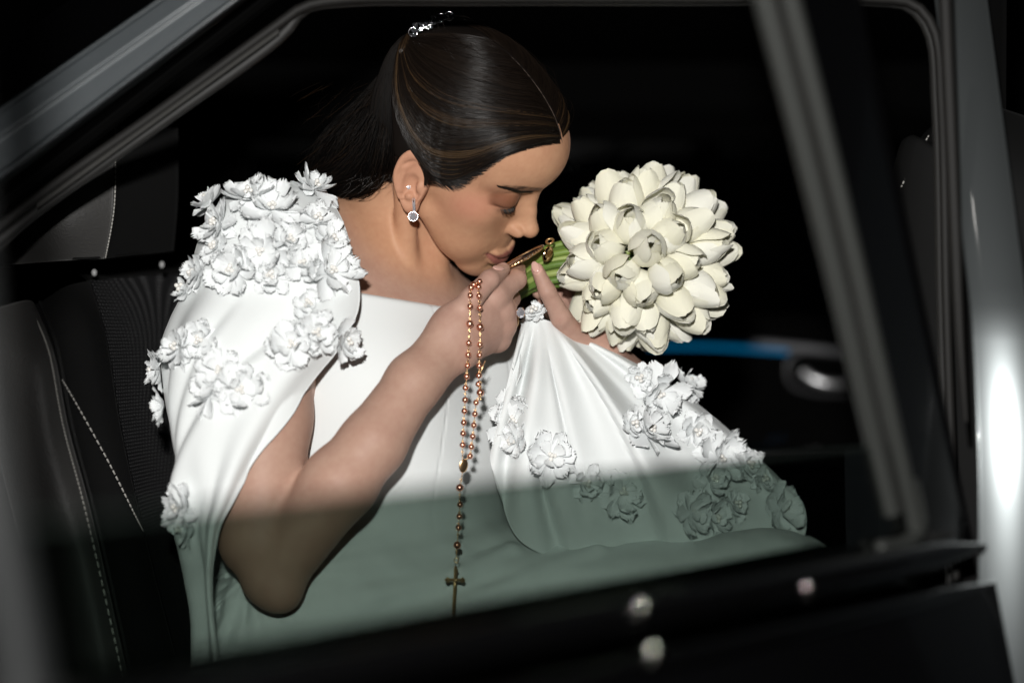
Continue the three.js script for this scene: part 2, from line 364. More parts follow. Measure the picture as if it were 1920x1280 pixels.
function headW(x, y, z) { const g = gate(x, y, z, hcW, 0.135); if (g > 0.03) return g; const p = toHead(x, y, z); return headSDF(p[0], p[1], p[2]) * HEAD.s * 0.97; }
function bodySDF(x, y, z) {
  let d = torsoSDF(x, y, z);
  d = smin(d, headW(x, y, z), 0.007);
  const a = armR(x, y, z);
  d = smin(d, a.up, 0.035);
  let f = a.fo;
  const gr = gate(x, y, z, hrC, 0.085); if (gr < 0.03) f = smin(f, handR(x, y, z), 0.014); else f = Math.min(f, gr);
  f = Math.min(d, smin(a.up, f, 0.010), f);
  let l = cap(x, y, z, B.shL, B.elbL, 0.043, 0.036);
  l = smin(l, cap(x, y, z, B.elbL, B.foreL, 0.035, 0.034), 0.015); l = smin(l, cap(x, y, z, B.foreL, B.wrL, 0.034, 0.024), 0.02);
  const gl = gate(x, y, z, hlC, 0.095); if (gl < 0.03) l = smin(l, handL(x, y, z), 0.014); else l = Math.min(l, gl);
  return Math.min(f, smin(d, l, 0.006), l);
}

// ---------------------------------------------------------------- the photographer's flash, just above the lens (it lights the picture)
{
  const flash = thing('camera_flash', 'small black flash gun with a glowing front above the lens', 'flash');
  const at = V(-0.06, H + 0.25, 1.96), aim = V(-0.02, H - 0.02, 0);
  const black = mat(lin(0.02, 0.02, 0.02), 0.5);
  const g = new RoundedBoxGeometry(0.078, 0.058, 0.10, 3, 0.006).translate(0, 0, -0.058);
  const body = mesh('flash_head', g, black, flash);
  const win = mesh('flash_window', new RoundedBoxGeometry(0.066, 0.044, 0.004, 2, 0.0015).translate(0, 0, -0.0045), new THREE.MeshStandardMaterial({ color: 0xffffff, emissive: 0xfff6ea, emissiveIntensity: 6 }), flash);
  const foot = mesh('flash_body', new RoundedBoxGeometry(0.07, 0.13, 0.045, 3, 0.006).translate(0, -0.085, -0.08), black, flash);
  flash.position.copy(at); flash.lookAt(aim);
  const spot = new THREE.SpotLight(new THREE.Color(1, 0.985, 0.955), 13.5, 0, 0.55, 0.45, 2);
  spot.position.copy(at).add(aim.clone().sub(at).normalize().multiplyScalar(0.006)); spot.target.position.copy(aim);
  spot.castShadow = true; spot.shadow.radius = 1.6; spot.shadow.mapSize.set(2048, 2048); spot.shadow.camera.near = 0.1;
  scene.add(spot, spot.target);
}

// ---------------------------------------------------------------- skin
const skinBump = texture(512, 512, (x, y) => { const s = 512 / 64; const n = noise(x / 3, y / 3, 3) * 0.5 + noise(x / 1.7, y / 1.7, 9) * 0.5; return [128 + 90 * n]; });
skinBump.repeat.set(8, 8);
const M = {};
M.skin = new THREE.MeshPhysicalMaterial({ vertexColors: true, roughness: 0.54, bumpMap: skinBump, bumpScale: 0.00014, specularIntensity: 0.42, sheen: 0.25, sheenColor: lin(1, 0.6, 0.45), sheenRoughness: 0.5 });
const bodyGeo = nets(bodySDF, [-0.36, 0.70, -0.26], [0.24, 1.34, 0.24], 0.0018, (x, y, z) => {
  const q = torsoLocal(x, y, z, B.chest);
  return !(q[1] < 0.045 && Math.hypot(q[0] / 0.17, q[2] / 0.12) < 1 && a0(x, y, z) > 0.01);
});
function a0(x, y, z) { const a = armR(x, y, z); return Math.min(a.up, a.fo, handR(x, y, z)); }
{ // skin tones: base, blush, eye shadow, lips, brow, nails, freckle-scale mottling
  const P = bodyGeo.attributes.position, c = new Float32Array(P.count * 3);
  const base = [0.47, 0.252, 0.150], arm = [0.385, 0.236, 0.178], tipN = [0.62, 0.36, 0.30];
  const nails = [[936, 502, 0.070, 0.009], [1004, 499, 0.043, 0.0085]].map(q => [W(q[0], q[1], q[2]), q[3]]);
  for (let i = 0; i < P.count; i++) {
    const x = P.getX(i), y = P.getY(i), z = P.getZ(i), h = toHead(x, y, z);
    const inHead = sstep(0.16, 0.12, Math.hypot(x - hcW[0], y - hcW[1], z - hcW[2]));
    let k = base.map((b, j) => lerp(arm[j], b, inHead));
    const m = 1 + 0.06 * noise(x * 60, y * 60, z * 60) + 0.05 * noise(x * 190, y * 190, z * 190) + 0.05 * noise(x * 420, y * 420, z * 420);
    k = k.map((v, j) => v * (1 + (m - 1) * (j ? 1.15 : 0.7)));
    if (inHead > 0.5) {
      const [X, Y, Z0] = h, Z = Math.abs(Z0);
      const mixc = (t, q) => { k = k.map((v, j) => lerp(v, q[j], clamp(t, 0, 1))); };
      // blush swept from the cheek apple to the temple
      { const u = (X - 5.3) * 0.55 + (Y - 0.0) * -0.85, w = (X - 5.3) * 0.85 + (Y + 0.2) * 0.55; if (Z > 3) mixc(0.62 * Math.exp(-((u / 1.6) ** 2) - ((w / 2.9) ** 2)), [0.42, 0.17, 0.115]); }
      // warm bronzer below the cheekbone
      if (Z > 2.5) mixc(0.12 * Math.exp(-(((Y + 3.0 - 0.35 * (X - 4)) / 1.3) ** 2) - (((X - 4.5) / 3) ** 2)), [0.38, 0.19, 0.115]);
      // eye shadow on the lid, up to the brow and out to the tail
      const ey = Y - 1.45, er = Math.hypot(X - 6.85, ey * 0.98, (Z - 3.0) * 0.88);
      const lid = sstep(2.15, 1.55, er) * sstep(-0.75, -0.6, ey) * sstep(1.5, 0.5, ey);
      mixc(0.88 * lid, [0.15, 0.058, 0.032]);
      if (Z > 1.5) mixc(0.72 * Math.exp(-(((Y - 2.0 - 0.15 * (Z - 3.5)) / 0.75) ** 2) - (((Z - 3.9) / 1.5) ** 2)) * (X > 5 ? 1 : 0), [0.22, 0.085, 0.045]);
      // lips
      const zz = Z / 2.45, top = -5.45 - 0.2 * Math.max(0, zz - 0.18) ** 1.25 - 0.12 * Math.exp(-((Z / 0.35) ** 2)), bot = -7.42 + 1.4 * zz * zz;
      if (X > 6.8 && Z < 2.7) mixc(0.92 * sstep(top + 0.07, top - 0.07, Y) * sstep(bot - 0.1, bot + 0.08, Y), [0.215, 0.072, 0.06]);
      // brow: tapering arch
      if (X > 5) {
        const t = clamp((Z - 1.25) / 3.9, 0, 1), by = 2.85 + 0.75 * Math.sin(Math.min(t, 0.8) * 1.9) - 0.5 * Math.max(0, t - 0.6), bw = lerp(0.74, 0.26, t) * (t <= 0 ? 0 : 1);
        const dd = Math.abs(Y - by) / Math.max(bw, 0.05);
        mixc(0.95 * sstep(1.2, 0.75, dd) * sstep(1.1, 1.5, Z) * sstep(5.3, 5.0, Z) * (0.8 + 0.35 * noise(Z * 9 + Y * 5, Y * 3, 4)), [0.035, 0.019, 0.013]);
      }
      // ear a little redder; scalp under the hair
      if (X < 1.4 && X > -4 && Y < 4 && Y > -4 && Z > 6.4) mixc(0.35, [0.52, 0.24, 0.17]);
    } else {
      const rd = Math.min(Math.hypot(x - hrC[0], y - hrC[1], z - hrC[2]), Math.hypot(x - hlC[0], y - hlC[1], z - hlC[2]));
      k = k.map((v, j) => v * lerp([1.06, 1.04, 1.08][j], 1, sstep(0.05, 0.1, rd)));
    }
    for (const [p, r] of nails) { const d = Math.hypot((x - p.x), (y - p.y), (z - p.z)); const t = sstep(r, r * 0.85, d) * 0.7; k = k.map((v, j) => lerp(v, tipN[j], t)); }
    c[i * 3] = k[0]; c[i * 3 + 1] = k[1]; c[i * 3 + 2] = k[2];
  }
  bodyGeo.setAttribute('color', new THREE.BufferAttribute(c, 3));
}
const person = thing('person', 'bride in white floral gown bowing to kiss a medal, holding a bouquet', 'person');
const body = mesh('body', bodyGeo, M.skin, person);

{ // nails
  const nm = mat(lin(0.60, 0.36, 0.30), 0.18, { clearcoat: 0.6 });
  const nail = (px, py, z, dx, dy, w, l) => { // a shallow shell on the finger end
    const p = W(px, py, z), ax = V(dx, dy, -0.25).normalize(); for (let i = 0; i < 12; i++) { const d = bodySDF(p.x, p.y, p.z); p.z -= (d - 0.0002) * 0.8; }
    const e = 0.001, n = V(bodySDF(p.x + e, p.y, p.z) - bodySDF(p.x - e, p.y, p.z), bodySDF(p.x, p.y + e, p.z) - bodySDF(p.x, p.y - e, p.z), bodySDF(p.x, p.y, p.z + e) - bodySDF(p.x, p.y, p.z - e)).normalize();
    const Y = ax.projectOnPlane(n).normalize(), X = Y.clone().cross(n).normalize();
    const g = new THREE.SphereGeometry(1, 16, 10).scale(w, l, 0.0012).applyMatrix4(new THREE.Matrix4().makeBasis(X, Y, n).setPosition(p)); mesh('fingernail', g, nm, person);
  };
  nail(935, 502, 0.085, 0.85, 0.5, 0.0040, 0.0068); nail(1004, 500, 0.05, -0.35, 0.9, 0.0038, 0.0062);
}

// ---------------------------------------------------------------- hair: a cap over the skull, strands combed from the parting to the clip, loose lengths behind
const hairRegion = (x, y, z) => {                         // < 0 where hair grows (head centimetres)
  const a = Math.abs(z);
  // front hairline: from the parting over the temple down to the sideburn
  const hl = [[8.6, 8.3], [7.0, 8.5], [6.1, 7.6], [5.4, 6.7], [4.8, 5.6], [4.3, 4.4], [3.5, 2.9], [2.8, 1.4], [2.2, 0.2]];
  let lim = 1.6;
  if (y > 8.3) lim = 8.2 + (y - 8.3) * 0.4; else if (y > 0.2) for (let i = 0; i + 1 < hl.length; i++) if (y <= Math.max(hl[i][1], hl[i + 1][1]) && y >= Math.min(hl[i][1], hl[i + 1][1])) { const t = (y - hl[i][1]) / (hl[i + 1][1] - hl[i][1]); lim = lerp(hl[i][0], hl[i + 1][0], t); }
  if (y <= 0.2) lim = -2.4;
  lim = y < 2 && y > 0.2 ? Math.min(lim, lerp(-2.0, lim, sstep(0.1, 1.6, y))) : lim;
  const low = -4.5 - y;                                   // nape
  return Math.max(x - lim + 0.75, low * 0.8);
};
function hairBase(x, y, z) {
  let d = ell(x, y, z, [-0.95, 4.4, 0], [9.35, 8.25, 7.65]);
  d = smin(d, ell(x, y, z, [3.0, 5.3, 0], [6.75, 5.55, 6.45]), 1.6);
  d = smin(d, ell(x, y, z, [-3.5, 0.2, 0], [5.4, 5.6, 6.3]), 2.0);
  d = smin(d, ell(x, y, z, [-7.4, 6.6, 0], [2.3, 2.5, 3.3]), 2.0);        // lift at the clip
  return d;
}
const part = (x, y, z) => 0.16 * Math.exp(-(((z - 0.25) / 0.35) ** 2)) * sstep(-4, -1, x) * sstep(5, 8, y);
function hairSDF(X, Y, Z) {
  const g = gate(X, Y, Z, hcW, 0.15); if (g > 0.03) return g;
  const [x, y, z] = toHead(X, Y, Z);
  let d = hairBase(x, y, z) + part(x, y, z);
  d = smax(d, hairRegion(x, y, z), 0.9);
  return d * HEAD.s * 0.95;
}
const hairTex = texture(256, 256, (x, y) => { const v = 120 + 90 * noise(x / 1.6, y / 40, 2) + 40 * noise(x / 6, y / 90, 5); return [clamp(v, 0, 255)]; });
M.hairCap = mat(lin(0.006, 0.004, 0.003), 0.55, { specularIntensity: 0.5 });
const strandMat = (c, r = 0.34) => new THREE.MeshPhysicalMaterial({ color: c, roughness: r, specularIntensity: 0.75, side: THREE.DoubleSide });
M.hair = [strandMat(lin(0.006, 0.004, 0.003)), strandMat(lin(0.010, 0.0065, 0.0045)), strandMat(lin(0.026, 0.0145, 0.007), 0.4), strandMat(lin(0.052, 0.030, 0.0135), 0.42), strandMat(lin(0.0026, 0.0018, 0.0014), 0.6), strandMat(lin(0.008, 0.0048, 0.003), 0.6)];
M.hair[4].specularIntensity = M.hair[5].specularIntensity = 0.22;
const hair = mesh('hair', nets(hairSDF, [-0.22, 1.06, -0.14], [0.10, 1.36, 0.16], 0.0028), M.hairCap, person);
// push a head-space point onto the hair surface
function onHair(p, lift) {
  for (let i = 0; i < 5; i++) {
    const e = 0.05, f = (a, b, c) => hairBase(a, b, c), d = f(...p) - lift;
    const gx = f(p[0] + e, p[1], p[2]) - f(p[0] - e, p[1], p[2]), gy = f(p[0], p[1] + e, p[2]) - f(p[0], p[1] - e, p[2]), gz = f(p[0], p[1], p[2] + e) - f(p[0], p[1], p[2] - e), l = Math.hypot(gx, gy, gz) || 1;
    p = [p[0] - d * gx / l, p[1] - d * gy / l, p[2] - d * gz / l];
  }
  return p;
}
// ribbons of triangular section, one geometry per tone
class Strands {
  constructor() { this.p = []; this.n = []; this.i = []; this.u = []; }
  add(pts, w) {
    const N = pts.length, base = this.p.length / 3;
    for (let i = 0; i < N; i++) {
      const t = pts[Math.min(i + 1, N - 1)].clone().sub(pts[Math.max(i - 1, 0)]).normalize();
      let u = V(0.3, 0.2, 1).cross(t).normalize(), v = t.clone().cross(u);
      const s = i / (N - 1), r = w * Math.min(1, 0.35 + 3 * s, 0.25 + 4 * (1 - s));
      for (let k = 0; k < 3; k++) { const a = k * 2.0944, c = Math.cos(a), d = Math.sin(a), nx = u.x * c + v.x * d, ny = u.y * c + v.y * d, nz = u.z * c + v.z * d; this.p.push(pts[i].x + nx * r, pts[i].y + ny * r, pts[i].z + nz * r); this.n.push(nx, ny, nz); this.u.push(k / 3, s); }
      if (i) for (let k = 0; k < 3; k++) { const a = base + (i - 1) * 3 + k, b = base + (i - 1) * 3 + (k + 1) % 3, c = a + 3, d = b + 3; this.i.push(a, b, d, a, d, c); }
    }
  }
  geo() { const g = new THREE.BufferGeometry(); g.setAttribute('position', new THREE.Float32BufferAttribute(this.p, 3)); g.setAttribute('normal', new THREE.Float32BufferAttribute(this.n, 3)); g.setAttribute('uv', new THREE.Float32BufferAttribute(this.u, 2)); g.setIndex(this.i); return g; }
}
const ST = [0, 1, 2, 3, 4, 5].map(() => new Strands());
// combing guides in head space, from root to the clip at the back of the crown
const CLIP = [-9.2, 8.6, 2.2];
const guides = [
  [[8.4, 8.4, 0.3], [7.1, 8.1, 3.1], [5.6, 6.8, 5.4], [4.3, 4.3, 6.8], [2.8, 1.8, 7.1], [1.0, 1.0, 7.5], [-1.8, 2.2, 7.9], [-5.2, 4.4, 6.9], [-7.8, 7.0, 4.6], CLIP],
  [[8.4, 8.8, 0.3], [6.9, 8.8, 3.0], [5.1, 7.9, 5.0], [2.8, 5.6, 6.9], [-0.6, 3.9, 7.7], [-4.8, 5.4, 7.0], [-7.4, 7.2, 4.8], CLIP],
  [[7.9, 9.6, 0.3], [6.2, 9.7, 3.0], [3.6, 8.8, 5.3], [0.2, 7.4, 6.9], [-3.8, 7.0, 6.9], [-7.0, 7.8, 4.8], CLIP],
  [[6.8, 10.5, 0.3], [4.8, 10.5, 3.0], [1.8, 9.7, 5.0], [-2.0, 8.9, 6.0], [-5.6, 8.6, 5.2], [-8.0, 8.6, 3.4], CLIP],
  [[4.4, 11.7, 0.3], [2.4, 11.5, 2.8], [-1.0, 10.8, 4.3], [-4.4, 10.2, 4.6], [-7.4, 9.4, 3.6], CLIP],
  [[1.2, 12.6, 0.3], [-0.8, 12.3, 2.2], [-3.8, 11.5, 3.2], [-6.8, 10.4, 3.0], CLIP],
  [[-2.0, 12.8, 0.3], [-4.4, 12.1, 1.4], [-7.0, 10.9, 2.0], CLIP],
];
function comb(s, t, side) {
  const k = clamp(s, 0, 0.9999) * (guides.length - 1), i = Math.floor(k), u = k - i, a = cr(guides[i], t), b = cr(guides[i + 1], t);
  const p = a.map((v, j) => lerp(v, b[j], u)); return side < 0 ? [p[0], p[1], 0.2 - p[2] * 0.98] : p;
}
for (let n = 0; n < 7600; n++) {
  const side = n < 5400 ? 1 : -1, s = rnd() ** 1.15, t0 = rnd() < 0.7 ? 0 : rr(0, 0.35), t1 = rnd() < 0.75 ? 1 : rr(0.6, 1), lift = 0.05 + 0.28 * rnd() * rnd(), ph = rr(0, 6), wv = rr(0.002, 0.012), pts = [];
  const clump = noise(s * 26, 3.3, side) * 0.5 + noise(s * 70, 8, side) * 0.5;
  for (let i = 0; i <= 22; i++) {
    const t = lerp(t0, t1, i / 22), q = onHair(comb(s + wv * Math.sin(t * 5 + ph), t, side), (lift + 0.16 * clump * Math.sin(t * 3.1)) * sstep(-0.05, 0.12, t) + 0.02);
    pts.push(fromHead(...q));
  }
  const hi = Math.max(Math.exp(-(((s - 0.155 + 0.03 * noise(n * 0.37, 1, 1)) / 0.045) ** 2)), 0.75 * Math.exp(-(((s - 0.33) / 0.03) ** 2)), 0.6 * Math.exp(-(((s - 0.44) / 0.02) ** 2)), 0.45 * Math.exp(-(((s - 0.05) / 0.02) ** 2)));
  const r = rnd(); ST[r < hi * 0.18 + 0.34 * gs((s - 0.15) / 0.026) ? 3 : r < hi * 0.75 ? 2 : r < 0.45 + 0.25 * clump ? 1 : 0].add(pts, rr(0.00022, 0.0004));
}
{ // the parting: a line of scalp
  const pts = [[8.9, 8.2, 0.1], [8.4, 8.9, 0.1], [7.9, 9.6, 0.1], [6.8, 10.5, 0.1], [4.4, 11.7, 0.1], [1.2, 12.6, 0.1], [-1.0, 12.8, 0.1]].map(p => fromHead(...onHair(p, 0.0)));
  mesh('parting', tube(pts, t => 0.00055 * (1 - 0.9 * t) + 0.0003 * noise(t * 40, 2, 2), 60, 6), mat(lin(0.05, 0.036, 0.029), 0.8, { specularIntensity: 0.2 }), hair);
}
// fine hairs along the hairline, growing out of the skin and swept back into the rest
function onSkin(h, lift) { for (let m = 0; m < 4; m++) { const d = headSDF(...h) - lift, g = skinNormal(h); h = h.map((v, j) => v - d * g[j]); } return h; }
function skinNormal(h) { const e = 0.05, g = [headSDF(h[0] + e, h[1], h[2]) - headSDF(h[0] - e, h[1], h[2]), headSDF(h[0], h[1] + e, h[2]) - headSDF(h[0], h[1] - e, h[2]), headSDF(h[0], h[1], h[2] + e) - headSDF(h[0], h[1], h[2] - e)], l = Math.hypot(...g) || 1; return g.map(v => v / l); }
for (let n = 0; n < 3000; n++) {
  const t = rr(0.0, 0.55), o = (0.08 + 1.0 * rnd() ** 1.8) * (0.45 + 0.9 * sstep(0.18, 0.45, t)), dt_ = rr(0.05, 0.11), pts = [];
  for (let i = 0; i <= 7; i++) {
    const u = i / 7, tt = clamp(t + dt_ * u, 0.001, 0.95), q = comb(0, tt, 1), a = comb(0, tt + 0.01, 1), b = comb(0, tt - 0.01, 1), T = V(a[0] - b[0], a[1] - b[1], a[2] - b[2]), N = V(...skinNormal(q)), O = T.cross(N).normalize(); if (O.x - 0.6 * O.y < 0) O.negate();
    const f = o * (1 - u) ** 1.3 - 0.25 * u, h = onSkin([q[0] + O.x * f, q[1] + O.y * f, q[2] + O.z * f], 0.03 + 0.10 * u);
    pts.push(fromHead(...(u < 0.8 ? h : onHair(h, 0.12))));
  }
  ST[n % 3 ? 0 : 1].add(pts, rr(0.00014, 0.0003));
}
// brow hairs
for (let n = 0; n < 420; n++) {
  const z = rr(1.2, 5.05), t = clamp((z - 1.25) / 3.9, 0, 1), by = 2.85 + 0.75 * Math.sin(Math.min(t, 0.8) * 1.9) - 0.5 * Math.max(0, t - 0.6), bw = lerp(0.55, 0.14, t), y = by + rr(-1, 1) * bw * 0.75, L = rr(0.3, 0.55), pts = [];
  for (let i = 0; i <= 5; i++) { const u = i / 5; pts.push(fromHead(...onSkin([8.6 - 0.55 * (z - 1.2), y + 0.22 * L * u * (y > by ? -0.6 : 1.2), z + L * u], 0.04 + 0.04 * Math.sin(u * 3)))); }
  ST[1].add(pts, rr(0.00014, 0.00024));
}
// the back of the head, from the clip down to the nape
const backG = [[[-8.4, 8.9, 3.2], [-7.2, 5.6, 6.4], [-4.6, 2.0, 7.6], [-3.2, -1.0, 7.0], [-3.4, -4.2, 5.6]], [[-9.2, 8.6, 2.2], [-9.2, 5.0, 4.8], [-7.4, 1.0, 6.2], [-5.8, -2.5, 5.8], [-5.2, -5.2, 4.8]], [[-9.8, 8.0, 0.8], [-10.6, 4.4, 2.0], [-9.4, 0.4, 3.0], [-7.8, -3.4, 3.0], [-6.8, -5.6, 2.6]], [[-9.8, 8.0, -1.0], [-10.6, 4.4, -2.0], [-9.4, 0.4, -3.0], [-7.8, -3.4, -3.0], [-6.8, -5.6, -2.6]], [[-9.2, 8.6, -2.2], [-8.6, 5.0, -5.6], [-6.4, 1.0, -6.8], [-5.0, -2.5, -6.2], [-4.6, -5.2, -5.0]]];
for (let n = 0; n < 2600; n++) {
  const k = rnd() * 3.999, i = Math.floor(k), u = k - i, ph = rr(0, 6), pts = [];
  for (let m = 0; m <= 16; m++) { const t = m / 16, a = cr(backG[i], t), b = cr(backG[i + 1], t), w = 0.12 * Math.sin(ph + t * 6); pts.push(fromHead(...onHair([lerp(a[0], b[0], u) + w, lerp(a[1], b[1], u), lerp(a[2], b[2], u) + w], 0.06 + 0.4 * hsh(n, 3, 1) * t))); }
  ST[n % 9 === 0 ? 5 : 4].add(pts, rr(0.00025, 0.00042));
}
// loose lengths falling behind the neck
const loose = [
  [[752, 110, 0.02], [716, 190, 0.03], [684, 262, 0.02], [636, 312, 0.01], [592, 340, -0.01], [550, 366, -0.03]],
  [[748, 105, 0.01], [730, 220, 0.05], [718, 300, 0.045], [690, 345, 0.02], [640, 362, 0.0], [590, 372, -0.03]],
  [[742, 100, -0.02], [676, 190, -0.02], [618, 262, -0.02], [586, 312, -0.03], [560, 372, -0.06], [540, 470, -0.07]],
  [[760, 120, -0.05], [700, 200, -0.08], [660, 280, -0.09], [630, 350, -0.09], [600, 420, -0.1], [570, 520, -0.1]],
  [[780, 130, -0.08], [730, 230, -0.12], [690, 310, -0.12], [650, 380, -0.12], [620, 450, -0.12], [600, 560, -0.12]],
];
for (let n = 0; n < 3400; n++) {
  const k = rnd() ** 1.3 * (loose.length - 1.001), i = Math.floor(k), u = k - i, jx = rr(-10, 10), jy = rr(-10, 10), jz = rr(-0.014, 0.014), ph = rr(0, 6), wa = rr(2, 12), end = rr(0.75, 1), pts = [];
  for (let m = 0; m <= 16; m++) { const t = m / 16 * end, a = cr(loose[i], t), b = cr(loose[i + 1], t), q = a.map((v, j) => lerp(v, b[j], u)), sp = sstep(0, 0.4, t); pts.push(W(q[0] + jx * sp + wa * Math.sin(ph + t * 7) * sp, q[1] + jy * sp + wa * Math.cos(ph + t * 6) * sp, q[2] + jz * sp)); }
  ST[rnd() < 0.25 ? 5 : 4].add(pts, rr(0.00025, 0.00045));
}
// the short twist at the clip
for (let n = 0; n < 220; n++) { const a = rr(-1, 1), b = rr(-1, 1), pts = []; for (let m = 0; m <= 10; m++) { const t = m / 10; pts.push(W(766 - 16 * t + 7 * a * (0.4 + Math.sin(t * 3.1)) , 62 + 66 * t, 0.052 + 0.012 * Math.sin(t * 3.1) + 0.006 * b)); } ST[n % 4 === 0 ? 3 : n % 2 ? 2 : 1].add(pts, rr(0.0002, 0.0004)); }
// flyaways over the crown and behind
for (let n = 0; n < 110; n++) { const s = rr(0.1, 0.95), t0 = rr(0, 0.8), L = rr(0.08, 0.2), o = rr(0.1, 0.7), pts = []; for (let i = 0; i <= 10; i++) { const u = i / 10; pts.push(fromHead(...onHair(comb(s + 0.06 * u, clamp(t0 + L * u, 0, 1), n % 4 ? 1 : -1), 0.3 + o * Math.sin(u * 2.2)))); } ST[1].add(pts, rr(0.00009, 0.00016)); }
for (let n = 0; n < 90; n++) { const x = rr(600, 740), y = rr(150, 330), a = rr(2.2, 3.6), L = rr(25, 70), pts = []; for (let i = 0; i <= 8; i++) { const u = i / 8; pts.push(W(x + L * u * Math.cos(a + u * 0.8), y + L * u * Math.abs(Math.sin(a)) + 10 * u, 0.03 - 0.02 * u)); } ST[n % 3 ? 1 : 2].add(pts, rr(0.0001, 0.00018)); }
// stray curls at the nape
for (let n = 0; n < 26; n++) {
  const x = rr(655, 745), y = rr(318, 350), c = rr(-1, 1), l = rr(20, 48), pts = [];
  for (let m = 0; m <= 10; m++) { const t = m / 10; pts.push(W(x - l * t * (0.4 + 0.5 * c) + 5 * Math.sin(t * 3 + c * 3), y + l * 0.6 * t + 3 * Math.sin(t * 3.5 + n), 0.052 - 0.02 * (745 - x) / 77)); }
  ST[1].add(pts, 0.00016);
}
ST.forEach((s, i) => { const m = mesh(i === 3 ? 'highlight_strands' : 'strands', s.geo(), M.hair[i], hair); m.userData.kind = 'stuff'; if (i === 3) m.userData.label = 'honey brown highlighted strands'; });
// lashes
{
  const L = new Strands();
  for (let n = 0; n < 46; n++) {
    const z = lerp(1.9, 4.35, n / 45), ez = (z - 3.0), ey = -0.70 + 0.1 * ez, rr2 = 1.5 * 1.5 - ey * ey - (ez * 0.88) ** 2; if (rr2 < 0) continue;
    const x = 6.85 + Math.sqrt(rr2) + 0.02, len = lerp(0.45, 0.95, n / 45) * rr(0.8, 1.1), pts = [];
    for (let m = 0; m <= 6; m++) { const t = m / 6; pts.push(fromHead(x + len * (0.75 * t) * 0.9, 1.45 + ey - len * (0.75 * t - 0.5 * t * t), z + len * 0.35 * t * (n / 45) + 0.05 * Math.sin(n * 7))); }
    L.add(pts, 0.00028);
  }
  mesh('eyelashes', L.geo(), mat(lin(0.008, 0.006, 0.005), 0.5), person);
}

// ---------------------------------------------------------------- the gown: bodice and skirt
const weave = texture(256, 256, (x, y) => [128 + 50 * Math.sin(x * Math.PI / 2) * Math.sin(y * Math.PI / 2) + 40 * noise(x / 2, y / 2, 1) + 20 * noise(x / 9, y / 9, 4)]);
weave.repeat.set(14, 14);
M.crepe = mat(lin(0.690, 0.712, 0.710), 0.82, { bumpMap: weave, bumpScale: 0.00012, sheen: 0.3, sheenColor: lin(1, 1, 1), sheenRoughness: 0.6, specularIntensity: 0.35 });
M.petal = mat(lin(0.88, 0.90, 0.905), 0.95, { specularIntensity: 0.3, transmission: 0.24, thickness: 0 });
M.pearl = mat(lin(0.78, 0.76, 0.72), 0.18, { clearcoat: 0.8, clearcoatRoughness: 0.1 });
const D = J({ waist: [712, 965, -0.062], hip: [690, 1130, -0.05], hipN: [520, 1225, 0.06], thA: [690, 1180, 0.0], kneeN: [1440, 1152, 0.05], thB: [760, 1150, -0.13], kneeF: [1450, 1142, -0.10], footN: [1500, 1560, 0.04], footF: [1500, 1560, -0.1], lapM: [1000, 1190, -0.03], lapK: [1400, 1175, -0.03] });
function bodiceSDF(x, y, z) { const c = torsoLocal(x, y, z, B.chest), w = torsoLocal(x, y, z, D.waist); return smin(ell(c[0], c[1], c[2], [0, 0, 0.02], [0.164, 0.185, 0.122]), ell(w[0], w[1], w[2], [0, 0, 0.012], [0.144, 0.19, 0.114]), 0.05); }
function dressSDF(x, y, z) {
  const c = torsoLocal(x, y, z, B.chest), w = torsoLocal(x, y, z, D.waist), h = torsoLocal(x, y, z, D.hip);
  let d = ell(c[0], c[1], c[2], [0, 0, 0], [0.162, 0.185, 0.112]);
  d = smin(d, ell(c[0], c[1], c[2], [-0.072, -0.01, 0.055], [0.068, 0.07, 0.066]), 0.04);
  d = smin(d, ell(c[0], c[1], c[2], [0.072, -0.01, 0.055], [0.068, 0.07, 0.066]), 0.04);
  d = smin(d, ell(w[0], w[1], w[2], [0, 0, 0.012], [0.142, 0.19, 0.112]), 0.05);
  d = smax(d, y - (H + 0.0485 - 0.16 * (x + 0.156)), 0.004);
  // seams
  for (const l0 of [-0.045, 0.05]) d += 0.0007 * gs((c[0] - l0 - 0.1 * c[1]) / 0.0012) * (c[2] > 0 ? 1 : 0);
  d += 0.0007 * gs((c[1] + 0.155 + 0.1 * c[0]) / 0.0012) * (c[2] > 0 ? 1 : 0);
  let s = ell(h[0], h[1], h[2], [0, 0, 0], [0.185, 0.13, 0.155]);
  s = smin(s, cap(x, y, z, D.hipN, D.thA, 0.062, 0.07), 0.05);
  s = smin(s, cap(x, y, z, D.thA, D.kneeN, 0.088, 0.074), 0.05);
  s = smin(s, cap(x, y, z, D.thB, D.kneeF, 0.085, 0.072), 0.05);
  s = smin(s, cap(x, y, z, D.lapM, D.lapK, 0.085, 0.075), 0.07);
  s = smin(s, cap(x, y, z, D.kneeN, D.footN, 0.074, 0.11), 0.04); s = smin(s, cap(x, y, z, D.kneeF, D.footF, 0.072, 0.11), 0.05);
  // skirt folds radiating from the waist
  const px = x - D.hip[0], py = y - D.hip[1], a = Math.atan2(py - 0.05, px + 0.1);
  s -= 0.006 * (noise(a * 9 + z * 4, z * 6, 2) + 0.6 * noise(a * 17, z * 9, 7)) * sstep(0.0, 0.25, Math.hypot(px, py)) * sstep(0.55, 0.25, px);
  s -= 0.0014 * noise(x * 38, y * 38, z * 38) + 0.0007 * noise(x * 90, y * 90, z * 60);
  d -= 0.0010 * noise(x * 30 + y * 18, y * 26, z * 30) * sstep(0.98, 0.86, y);
  d = smin(d, s, 0.016);
  for (const r of ridges) for (let i = 0; i + 1 < r.length; i++) if (Math.abs(d) < 0.05) d = smin(d, cap(x, y, z, r[i], r[i + 1], 0.0065, 0.0065), 0.011);
  return d;
}
const ridges = [];
